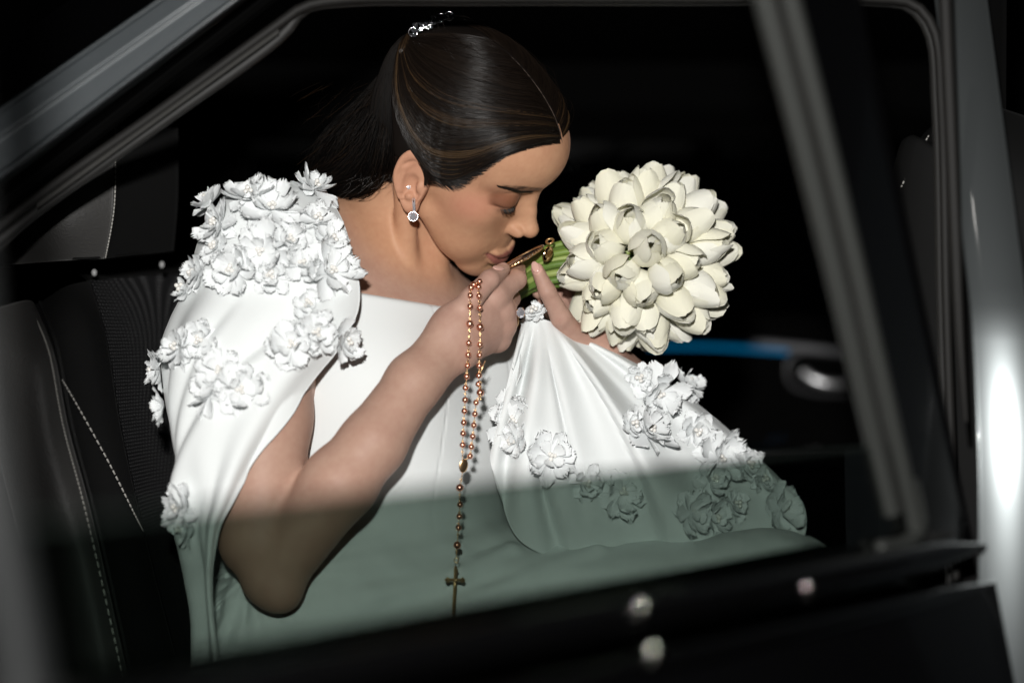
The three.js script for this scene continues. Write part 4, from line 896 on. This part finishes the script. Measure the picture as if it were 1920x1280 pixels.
// ================================================================ the car: rear door half open towards the camera, cabin behind
const car = thing('car', 'dark grey car with rear door ajar and black leather cabin', 'car');
const grain = texture(256, 256, (x, y) => { let v = 128; v += 60 * Math.abs(noise(x / 6, y / 6, 1)) - 40 * Math.abs(noise(x / 3, y / 3, 6)) + 20 * noise(x / 1.5, y / 1.5, 3); return [v]; });
grain.repeat.set(11, 11);
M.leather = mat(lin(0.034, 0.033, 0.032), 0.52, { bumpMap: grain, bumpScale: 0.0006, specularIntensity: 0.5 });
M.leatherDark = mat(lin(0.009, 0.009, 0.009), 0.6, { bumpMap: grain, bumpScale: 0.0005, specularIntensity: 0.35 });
const perf = texture(256, 256, (x, y) => { const row = Math.floor(y / 16), X = (x + (row % 2) * 8) % 16 - 8, Y = y % 16 - 8, r = Math.hypot(X, Y); return r < 4 ? [60] : [200]; });
const perfC = texture(256, 256, (x, y) => { const row = Math.floor(y / 16), X = (x + (row % 2) * 8) % 16 - 8, Y = y % 16 - 8, r = Math.hypot(X, Y); return r < 3.4 ? [112, 112, 112] : [40, 40, 41]; }, true);
perf.repeat.set(18, 18); perfC.repeat.set(18, 18);
M.perforated = mat(lin(1, 1, 1), 0.6, { map: perfC, bumpMap: perf, bumpScale: 0.0006, specularIntensity: 0.35 });
M.perforated.color = lin(0.55, 0.55, 0.56);
M.thread = mat(lin(0.30, 0.29, 0.27), 0.7);
M.trim = mat(lin(0.0012, 0.0012, 0.0012), 0.7, { specularIntensity: 0.05 });
M.liner = mat(lin(0.0015, 0.0015, 0.0015), 0.9, { specularIntensity: 0.1 });
M.gloss = mat(lin(0.0015, 0.0015, 0.0017), 0.22, { specularIntensity: 0.4, clearcoat: 0.3, clearcoatRoughness: 0.08 });
M.rubber = mat(lin(0.009, 0.0085, 0.008), 0.62, { specularIntensity: 0.4 });
const flake = texture(256, 256, (x, y) => [128 + 110 * (hsh(x, y, 5) - 0.5) + 40 * noise(x / 2, y / 2, 2)]);
flake.repeat.set(30, 30);
M.paint = mat(lin(0.030, 0.036, 0.040), 0.42, { metalness: 0.35, clearcoat: 0.5, clearcoatRoughness: 0.2, bumpMap: flake, bumpScale: 0.00012 });
M.silverPaint = mat(lin(0.17, 0.186, 0.19), 0.36, { metalness: 0.92, clearcoat: 0.8, clearcoatRoughness: 0.06 });
M.chrome = new THREE.MeshPhysicalMaterial({ color: lin(0.82, 0.83, 0.86), metalness: 1, roughness: 0.08 });
M.tint = new THREE.MeshPhysicalMaterial({ color: lin(0.378, 0.432, 0.402), transmission: 1, thickness: 0, roughness: 0, ior: 1.5, side: THREE.DoubleSide });
// a ruled skin through lines; each line: list of [px,py,z]
function loft(lines, nu, nv, thick = 0.002) { return sheet((u, v) => { const c = lines.map(l => cr(l, v)), p = cr(c, u); return W(p[0], p[1], p[2]); }, nu, nv, thick); }
function faceted(lines, mats, name, parent, nv = 24) { for (let i = 0; i + 1 < lines.length; i++) mesh(name, sheet((u, v) => { const a = cr(lines[i], v), b = cr(lines[i + 1], v); return W(...a.map((q, j) => lerp(q, b[j], u))); }, 6, nv, 0.003), mats[i], parent); }

// ---- rear pillar and door opening of the body
const pillar = grp('rear_pillar', car);
{
  const E = (x0, y0, x1, y1, z) => { const s = 0.45, dx = x1 - x0, dy = y1 - y0; return [[x0 - dx * s, y0 - dy * s, z], [x0, y0, z], [x1, y1, z], [x1 + dx * s, y1 + dy * s, z]]; };
  const L = [E(0, 90, 150, -14, 0.150), E(0, 207, 300, 0, 0.262), E(20, 243, 370, 0, 0.254), E(44, 296, 440, 0, 0.256), E(52, 312, 462, 0, 0.210)];
  faceted(L, [M.gloss, M.paint, M.paint, M.paint], 'pillar_panel', pillar);
  for (const [k, r, m] of [[1, 0.0019, M.paint], [2, 0.0014, M.paint], [3, 0.0022, M.paint]]) mesh('panel_edge', tube(L[k].map(q => W(q[0], q[1], q[2] + 0.0005)), r, 24, 10), m, pillar);
  faceted([E(52, 312, 462, 0, 0.210), E(60, 330, 486, 0, 0.192), E(62, 352, 512, 0, 0.196)], [M.trim, M.trim], 'door_jamb', pillar);
}
const sealPath = [[-160, 560, 0.195], [66, 378, 0.197], [300, 212, 0.198], [520, 52, 0.199], [570, 18, 0.199], [640, 5, 0.199], [900, 2, 0.199], [1300, 2, 0.199], [1640, 3, 0.199], [1715, 14, 0.199], [1752, 62, 0.199], [1766, 200, 0.199], [1776, 600, 0.199], [1790, 1000, 0.199], [1800, 1300, 0.199]];
mesh('door_seal', tube(sealPath.map(q => W(q[0], q[1] - 6, q[2])), 0.0045, 120, 10), M.rubber, car);
{ const inner = sealPath.map(q => W(q[0] + (q[0] < 560 ? 10 : q[0] > 1700 ? -8 : 0), q[1] + (q[0] < 560 ? 12 : -2), q[2] - 0.012)); mesh('trim_lip', tube(inner, 0.0055, 120, 10), M.trim2 = mat(lin(0.006, 0.0057, 0.0052), 0.65), car); }
{ // ribbed flock along the pillar side of the seal
  const ribs = []; const a = W(70, 385, 0.201), b = W(520, 60, 0.202); for (let i = 0; i < 110; i++) { const p = a.clone().lerp(b, i / 109); ribs.push(new THREE.SphereGeometry(0.0019, 6, 4).scale(0.8, 1.6, 0.6).translate(p.x, p.y, p.z)); }
  const m = mesh('seal_ribs', merge(ribs), mat(lin(0.014, 0.0132, 0.0115), 0.7), car); m.userData.kind = 'stuff';
}
// ---- centre pillar: dark jamb, grey rubber run, then the bright painted outer strip
const bpil = grp('centre_pillar', car);
mesh('pillar_jamb', loft([[[1750, -300, 0.10], [1764, 400, 0.10], [1796, 1300, 0.10]], [[1800, -300, 0.09], [1808, 400, 0.09], [1826, 1300, 0.09]], [[1890, -300, 0.09], [1886, 400, 0.09], [1890, 1300, 0.09]]], 12, 24), M.trim, bpil);
mesh('pillar_seal', tube([[1770, -60, 0.30], [1786, 300, 0.302], [1800, 620, 0.304], [1812, 790, 0.300]].map(q => W(...q)), t => 0.0058 * (1 - 0.7 * t ** 4), 40, 10), M.rubber, bpil);
{
  // tall strip bowed in height, leaning in towards the roof
  const f = (u, v) => { const y = lerp(1.42, 0.55, v), sq = s => s > 0.15 ? 0.0675 + 1.5 * (s - 0.15) : 3 * s * s, x = lerp(0.381, 0.424, u), s = y - 0.87, q = x - 0.402; return V(x + (1.25 - y) * 0.012 * (1 - u) * 0, y, 0.352 - 0.30 * (s > 0 ? sq(s) : 1.2 * s * s) - 0.03 * s + q * 0.27 - 6 * q * q); };
  mesh('pillar_cover', sheet(f, 24, 60, 0.004), M.silverPaint, bpil);
  mesh('front_door_edge', sheet((u, v) => V(lerp(0.430, 0.60, u), lerp(1.42, 0.55, v), lerp(0.35, 0.35, u) - 0.2 * (lerp(1.42, 0.55, v) - 0.9) ** 2), 8, 30, 0.004), M.paint, bpil);
}

// ---- rear door, swung out about the centre pillar
const door = grp('rear_door', car);
const DK = 0.7914, dX = d => DK * d - 0.852;              // door plane: x as a function of distance from the lens
const doorAt = (px) => { const t = (px - 960) * K; return 0.852 / (DK - t); };   // distance at which a column meets the plane
const dn = V(0.78, 0, 0.62).normalize(), dt = V(-0.62, 0, 0.78).normalize();     // outward normal, towards the latch
const DP = (px, y, off = 0) => { const d = doorAt(px); return V(dX(d), y, FOCUS - d).addScaledVector(dn, off); };
const DY = (px, py) => { const d = doorAt(px); return H - (py - 640) * K * d; };
const Dpx = (px, py, off = 0) => DP(px, DY(px, py), off);
{
  const belt = 0.852, glassTop = 0.9215, A = DP(1712, 0), Bp = DP(60, 0), len = A.distanceTo(Bp);
  const on = (s, y, off = 0) => V(A.x + dt.x * s, y, A.z + dt.z * s).addScaledVector(dn, off);
  // glass, lowered most of the way, in its run between the frames
  mesh('window_glass', sheet((u, v) => on(lerp(0.01, len + 0.02, u), lerp(0.80, glassTop, v), -0.002 + 0.004 * Math.sin(u * 3.1)), 30, 4, 0.0001), M.tint, door);
  mesh('glass_edge', tube([on(0.01, glassTop, -0.002), on(len * 0.5, glassTop, 0.002), on(len + 0.02, glassTop, -0.002)], 0.0012, 30, 8), new THREE.MeshPhysicalMaterial({ color: lin(0.01, 0.014, 0.012), transmission: 0.3, thickness: 0, roughness: 0.3 }), door);
  // front window frame: rubber run and painted cover side by side
  const bar = (x0, y0, x1, y1, off, r, m, sq = 1) => mesh('window_frame', tube([Dpx(x0, y0, off), Dpx(lerp(x0, x1, 0.5) + 8, lerp(y0, y1, 0.5), off), Dpx(x1, y1, off)], r, 30, 14, false, sq), m, door);
  bar(1345, -330, 1672, 960, 0.0, 0.0075, M.frame = mat(lin(0.0165, 0.0178, 0.016), 0.6));
  bar(1365, -330, 1688, 960, -0.004, 0.0065, mat(lin(0.012, 0.010, 0.0095), 0.7));
  bar(1388, -330, 1712, 1000, 0.004, 0.0065, M.frame);
  mesh('window_frame', tube([Dpx(1700, 900, 0.004), Dpx(1716, 985, 0.004), Dpx(1690, 1016, 0.004), Dpx(1640, 1026, 0.004)], 0.006, 24, 10), M.frame, door);
  // black cover between the frame and the hinge side
  mesh('frame_cover', sheet((u, v) => Dpx(lerp(lerp(1400, 1728, v), lerp(1560, 1838, v), u), lerp(-330, 1020, v), -0.012), 8, 20, 0.006), M.gloss, door);
  // rear frame, close to the lens
  mesh('window_frame', tube([on(len + 0.055, 1.28, 0), on(len + 0.03, 0.98, 0), on(len + 0.002, 0.84, 0), on(len - 0.006, 0.72, 0)], 0.0125, 30, 14), mat(lin(0.005, 0.0056, 0.0058), 0.5), door);
  mesh('latch_edge', sheet((u, v) => on(len + lerp(0.028, 0.0, v) - lerp(0.0, 0.012, u), lerp(1.1, 0.62, v), lerp(-0.012, -0.03, u)), 8, 16, 0.004), M.trim, door);
  mesh('window_frame', tube([on(len + 0.055, 1.28, 0), on(len * 0.9, 1.40, 0), on(len * 0.6, 1.45, 0), on(len * 0.25, 1.45, 0), Dpx(1345, -330, 0)], 0.011, 40, 12), M.frame, door);
  // belt: inner trim roll, slot, outer moulding, skin below
  const roll = (off, y, r, m, name) => mesh(name, tube([on(-0.10, y, off), on(len * 0.3, y, off), on(len * 0.7, y, off), on(len + 0.05, y, off)], t => r * Math.min(1, 0.15 + t * 9), 60, 16), m, door);
  roll(-0.045, 0.820, 0.020, M.leatherDark, 'inner_trim'); roll(-0.008, 0.846, 0.007, M.rubber, 'belt_seal');
  roll(0.013, 0.836, 0.012, M.beltGloss = mat(lin(0.0012, 0.0012, 0.0013), 0.25, { specularIntensity: 0.4, clearcoat: 0.8, clearcoatRoughness: 0.03 }), 'belt_moulding');
  roll(0.020, 0.806, 0.007, M.beltGloss, 'belt_moulding');
  mesh('door_skin', sheet((u, v) => on(lerp(-0.11, len + 0.055, u), lerp(0.806, 0.28, v), 0.018 + 0.045 * Math.sin(Math.min(1, v * 1.3) * 1.9)), 30, 20, 0.003), M.gloss, door);
  for (const [px, py] of [[1138, 1142], [1160, 1222], [1452, 1103]]) { const p = Dpx(px, py, 0.026); mesh('trim_button', new THREE.SphereGeometry(0.0032, 20, 12).scale(1, 2.6, 0.6).rotateY(0.5).translate(p.x, p.y, p.z), mat(lin(0.3, 0.3, 0.28), 0.12, { metalness: 1 }), door); }
  mesh('inner_panel', sheet((u, v) => on(lerp(-0.10, len + 0.045, u), lerp(0.842, 0.28, v), -0.062), 20, 10, 0.004), M.trim, door);
}

// ---- rear seat
const seat = grp('rear_seat', car);
{
  const l0 = [[-70, 600, 0.13], [-40, 680, 0.135], [0, 860, 0.14], [60, 1100, 0.14], [110, 1330, 0.14]];
  const l1 = [[40, 566, 0.10], [60, 680, 0.142], [92, 860, 0.15], [150, 1060, 0.15], [205, 1330, 0.15]];
  const s1 = [[62, 573, 0.088], [98, 660, 0.128], [125, 800, 0.135], [172, 980, 0.135], [250, 1330, 0.135]];
  const l2 = [[76, 566, 0.070], [108, 650, 0.105], [137, 800, 0.11], [184, 980, 0.11], [262, 1330, 0.11]];
  const l3 = [[120, 540, 0.0], [160, 620, 0.05], [190, 790, 0.06], [236, 980, 0.065], [320, 1330, 0.07]];
  const p3 = [[165, 528, -0.04], [196, 640, 0.0], [222, 800, 0.02], [262, 980, 0.035], [352, 1330, 0.045]];
  const l4 = [[230, 522, -0.12], [250, 640, -0.08], [275, 800, -0.06], [310, 980, -0.05], [390, 1330, -0.03]];
  const l5 = [[360, 512, -0.24], [370, 640, -0.22], [390, 800, -0.20], [420, 980, -0.19], [500, 1330, -0.17]];
  const l6 = [[480, 505, -0.36], [500, 640, -0.34], [520, 800, -0.33], [540, 980, -0.32], [600, 1330, -0.3]];
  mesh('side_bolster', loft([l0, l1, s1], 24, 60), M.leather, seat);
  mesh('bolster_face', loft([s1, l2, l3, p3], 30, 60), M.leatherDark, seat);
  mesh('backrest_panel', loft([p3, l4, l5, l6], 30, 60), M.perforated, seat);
  mesh('piping', tube(p3.map(q => W(q[0], q[1], q[2] + 0.001)), 0.0020, 50, 8), M.leatherDark, seat);
  mesh('piping', tube(l2.map(q => W(q[0] - 2, q[1], q[2] + 0.012)), 0.0022, 50, 8), M.leatherDark, seat);
  mesh('backrest_top', loft([p3, l4, l5, l6].map(l => [l[0], [l[0][0] - 12, l[0][1] - 14, l[0][2] - 0.03], [l[0][0] - 60, l[0][1] - 20, l[0][2] - 0.12]]), 20, 10), M.leatherDark, seat);
  const stitch = (line, n, name) => { const g = []; for (let i = 0; i < n; i++) { const a = cr(line, (i + 0.12) / n), b = cr(line, (i + 0.72) / n); g.push(tube([W(...a), W((a[0] + b[0]) / 2, (a[1] + b[1]) / 2, (a[2] + b[2]) / 2 + 0.0012), W(...b)], 0.0009, 3, 5)); } const m = mesh(name, merge(g), M.thread, seat); m.userData.kind = 'stuff'; };
  stitch(s1.map(q => [q[0] - 7, q[1], q[2] + 0.007]), 92, 'stitching');
  stitch([[116, 712, 0.128], [150, 770, 0.118], [205, 870, 0.098], [250, 960, 0.085], [268, 995, 0.082]], 36, 'stitching');
  // headrest with a seam, and its post sleeves
  const h0 = [[-60, 250, 0.02], [-50, 420, 0.03], [-40, 500, 0.02]], h1 = [[100, 236, 0.05], [104, 400, 0.062], [112, 488, 0.045]], h2 = [[212, 240, 0.035], [211, 380, 0.042], [194, 484, 0.03]], h3 = [[226, 236, 0.018], [224, 380, 0.02], [212, 482, 0.01]], h4 = [[330, 240, -0.10], [330, 370, -0.09], [322, 470, -0.10]];
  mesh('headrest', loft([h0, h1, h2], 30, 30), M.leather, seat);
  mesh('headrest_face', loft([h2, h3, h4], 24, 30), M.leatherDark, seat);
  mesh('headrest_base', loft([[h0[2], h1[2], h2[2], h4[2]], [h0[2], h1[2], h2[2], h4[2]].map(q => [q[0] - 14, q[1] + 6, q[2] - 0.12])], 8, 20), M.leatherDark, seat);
  stitch(h2.map(q => [q[0] + 3, q[1], q[2] + 0.001]).slice(0, 3), 34, 'stitching');
  for (const [x, y, z] of [[176, 511, -0.02], [303, 496, -0.1]]) mesh('post_sleeve', new THREE.SphereGeometry(0.0030, 14, 8).scale(1, 1.3, 1).translate(...arr(W(x, y, z))), mat(lin(0.25, 0.25, 0.25), 0.4), seat);
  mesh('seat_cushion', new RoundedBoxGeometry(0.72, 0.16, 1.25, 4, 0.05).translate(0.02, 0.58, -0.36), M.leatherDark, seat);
}
// ---- cabin shell
const cabin = grp('cabin', car);
{
  const slab = (name, x0, x1, y0, y1, z0, z1, m) => mesh(name, new RoundedBoxGeometry(x1 - x0, y1 - y0, z1 - z0, 2, 0.01).translate((x0 + x1) / 2, (y0 + y1) / 2, (z0 + z1) / 2), m, cabin);
  slab('roof_lining', -1.1, 1.5, 1.44, 1.48, -1.16, 0.28, M.liner); slab('floor', -0.9, 1.5, 0.24, 0.28, -1.16, 0.28, M.trim);
  slab('rear_bulkhead', -1.14, -1.0, 0.3, 1.46, -1.16, 0.2, M.trim); slab('dashboard', 1.3, 1.5, 0.3, 1.0, -1.16, 0.2, M.trim);
  slab('far_side', -1.1, 1.5, 0.26, 0.86, -1.20, -1.10, M.trim); slab('far_window_frame', -1.1, 1.5, 1.32, 1.46, -1.19, -1.12, M.trim); slab('far_rear_pillar', -1.1, -0.42, 0.86, 1.34, -1.19, -1.12, M.trim);
  mesh('far_window', new THREE.PlaneGeometry(1.9, 0.5).translate(0.5, 1.09, -1.15), new THREE.MeshPhysicalMaterial({ color: lin(0.05, 0.055, 0.05), transmission: 1, thickness: 0, roughness: 0 }), cabin);
}
const fdoor = grp('far_door', car), FZ = -1.09;
{
  const strip = (name, pts, r, m, sq) => mesh(name, tube(pts.map(q => W(q[0], q[1], q[2] ?? FZ)), r, 24, 10, false, sq ?? 1), m, fdoor);
  mesh('door_card', loft([[[900, 585, FZ - 0.01], [1300, 588, FZ - 0.01], [1760, 600, FZ - 0.01]], [[900, 640, FZ + 0.0], [1300, 642, FZ], [1760, 655, FZ]], [[900, 820, FZ - 0.005], [1300, 820, FZ - 0.005], [1760, 835, FZ - 0.005]], [[900, 1010, FZ], [1300, 1010, FZ], [1760, 1020, FZ]]], 20, 30), M.trim, fdoor);
  strip('trim_strip', [[1290, 645], [1390, 643], [1480, 650], [1585, 661]], 0.0075, mat(lin(0.16, 0.16, 0.17), 0.45, { metalness: 0.3 }));
  const blue = new THREE.MeshStandardMaterial({ color: lin(0.01, 0.03, 0.05), emissive: lin(0.0, 0.085, 0.19), emissiveIntensity: 1.0 });
  strip('ambient_light', [[1215, 649, FZ + 0.008], [1340, 651, FZ + 0.01], [1478, 660, FZ + 0.01]], 0.0034, blue);
  const c = W(1345, 652, FZ + 0.02), ra = new THREE.RectAreaLight(new THREE.Color(0.02, 0.45, 1), 0.35, 0.21, 0.008); ra.position.copy(c); ra.lookAt(c.x, c.y, c.z + 1); scene.add(ra);
  // handle bowl and chrome pull
  strip('handle_bowl', [[1590, 668], [1500, 662], [1478, 680], [1482, 720], [1520, 736], [1590, 740]], 0.0045, mat(lin(0.03, 0.03, 0.032), 0.3, { clearcoat: 1 }));
  strip('door_handle', [[1506, 698, FZ + 0.012], [1528, 712, FZ + 0.02], [1552, 719, FZ + 0.022], [1580, 720, FZ + 0.018]], 0.010, mat(lin(0.95, 0.95, 0.97), 0.42, { metalness: 1 }), 0.8);
  mesh('armrest', loft([[[1180, 836, FZ], [1400, 832, FZ], [1740, 838, FZ]], [[1180, 842, FZ + 0.10], [1400, 838, FZ + 0.10], [1740, 846, FZ + 0.1]], [[1180, 900, FZ + 0.10], [1400, 898, FZ + 0.10], [1740, 905, FZ + 0.1]]], 14, 24), M.beltGloss, fdoor);
  strip('switch_bezel', [[1436, 830, FZ + 0.11], [1452, 827, FZ + 0.11], [1474, 825, FZ + 0.11]], 0.005, M.chrome); strip('switch_bezel', [[1500, 846, FZ + 0.1], [1510, 845, FZ + 0.1]], 0.003, M.chrome);
  const b2 = new THREE.MeshStandardMaterial({ color: 0x000000, emissive: lin(0.01, 0.05, 0.35), emissiveIntensity: 1 });
  for (const [x, y] of [[1309, 14], [1315, 20], [1406, 14], [1412, 19]]) mesh('indicator_light', new THREE.SphereGeometry(0.0032, 8, 6).scale(1.6, 1, 1).translate(...arr(W(x, y, -1.0))), b2, fdoor);
}
// ---- front seat, seen past the door frame
{
  const fs = grp('front_seat', car);
  mesh('front_backrest', loft([[[1850, 200, -0.02], [1760, 330, 0.0], [1700, 700, 0.0], [1680, 1200, 0.0]], [[1830, 190, 0.08], [1742, 260, 0.1], [1690, 350, 0.1], [1665, 1200, 0.1]], [[2050, 260, 0.14], [2000, 400, 0.16], [1990, 700, 0.16], [1960, 1200, 0.16]]], 20, 40), mat(lin(0.003, 0.003, 0.003), 0.7, { specularIntensity: 0.2 }), fs);
  const line = [[1742, 254, 0.103], [1726, 282, 0.104], [1706, 318, 0.104], [1690, 352, 0.104]], g = []; for (let i = 0; i < 13; i++) { const a = cr(line, (i + 0.1) / 13), b = cr(line, (i + 0.7) / 13); g.push(tube([W(...a), W(...b)], 0.0008, 2, 5)); }
  const m = mesh('stitching', merge(g), M.thread, fs); m.userData.kind = 'stuff';
}
// ---- ground
{
  const g = new THREE.PlaneGeometry(300, 300).rotateX(-Math.PI / 2);
  const asp = texture(256, 256, (x, y) => [128 + 70 * noise(x / 2, y / 2, 8) + 40 * noise(x / 7, y / 7, 2)]); asp.repeat.set(300, 300);
  const m = mesh('ground', g, new THREE.MeshStandardMaterial({ color: lin(0.045, 0.045, 0.045), roughness: 0.95, bumpMap: asp, bumpScale: 0.004 }), scene); m.userData.kind = 'structure'; m.userData.label = 'dark asphalt beneath the car';
}

renderer.render(scene, camera);
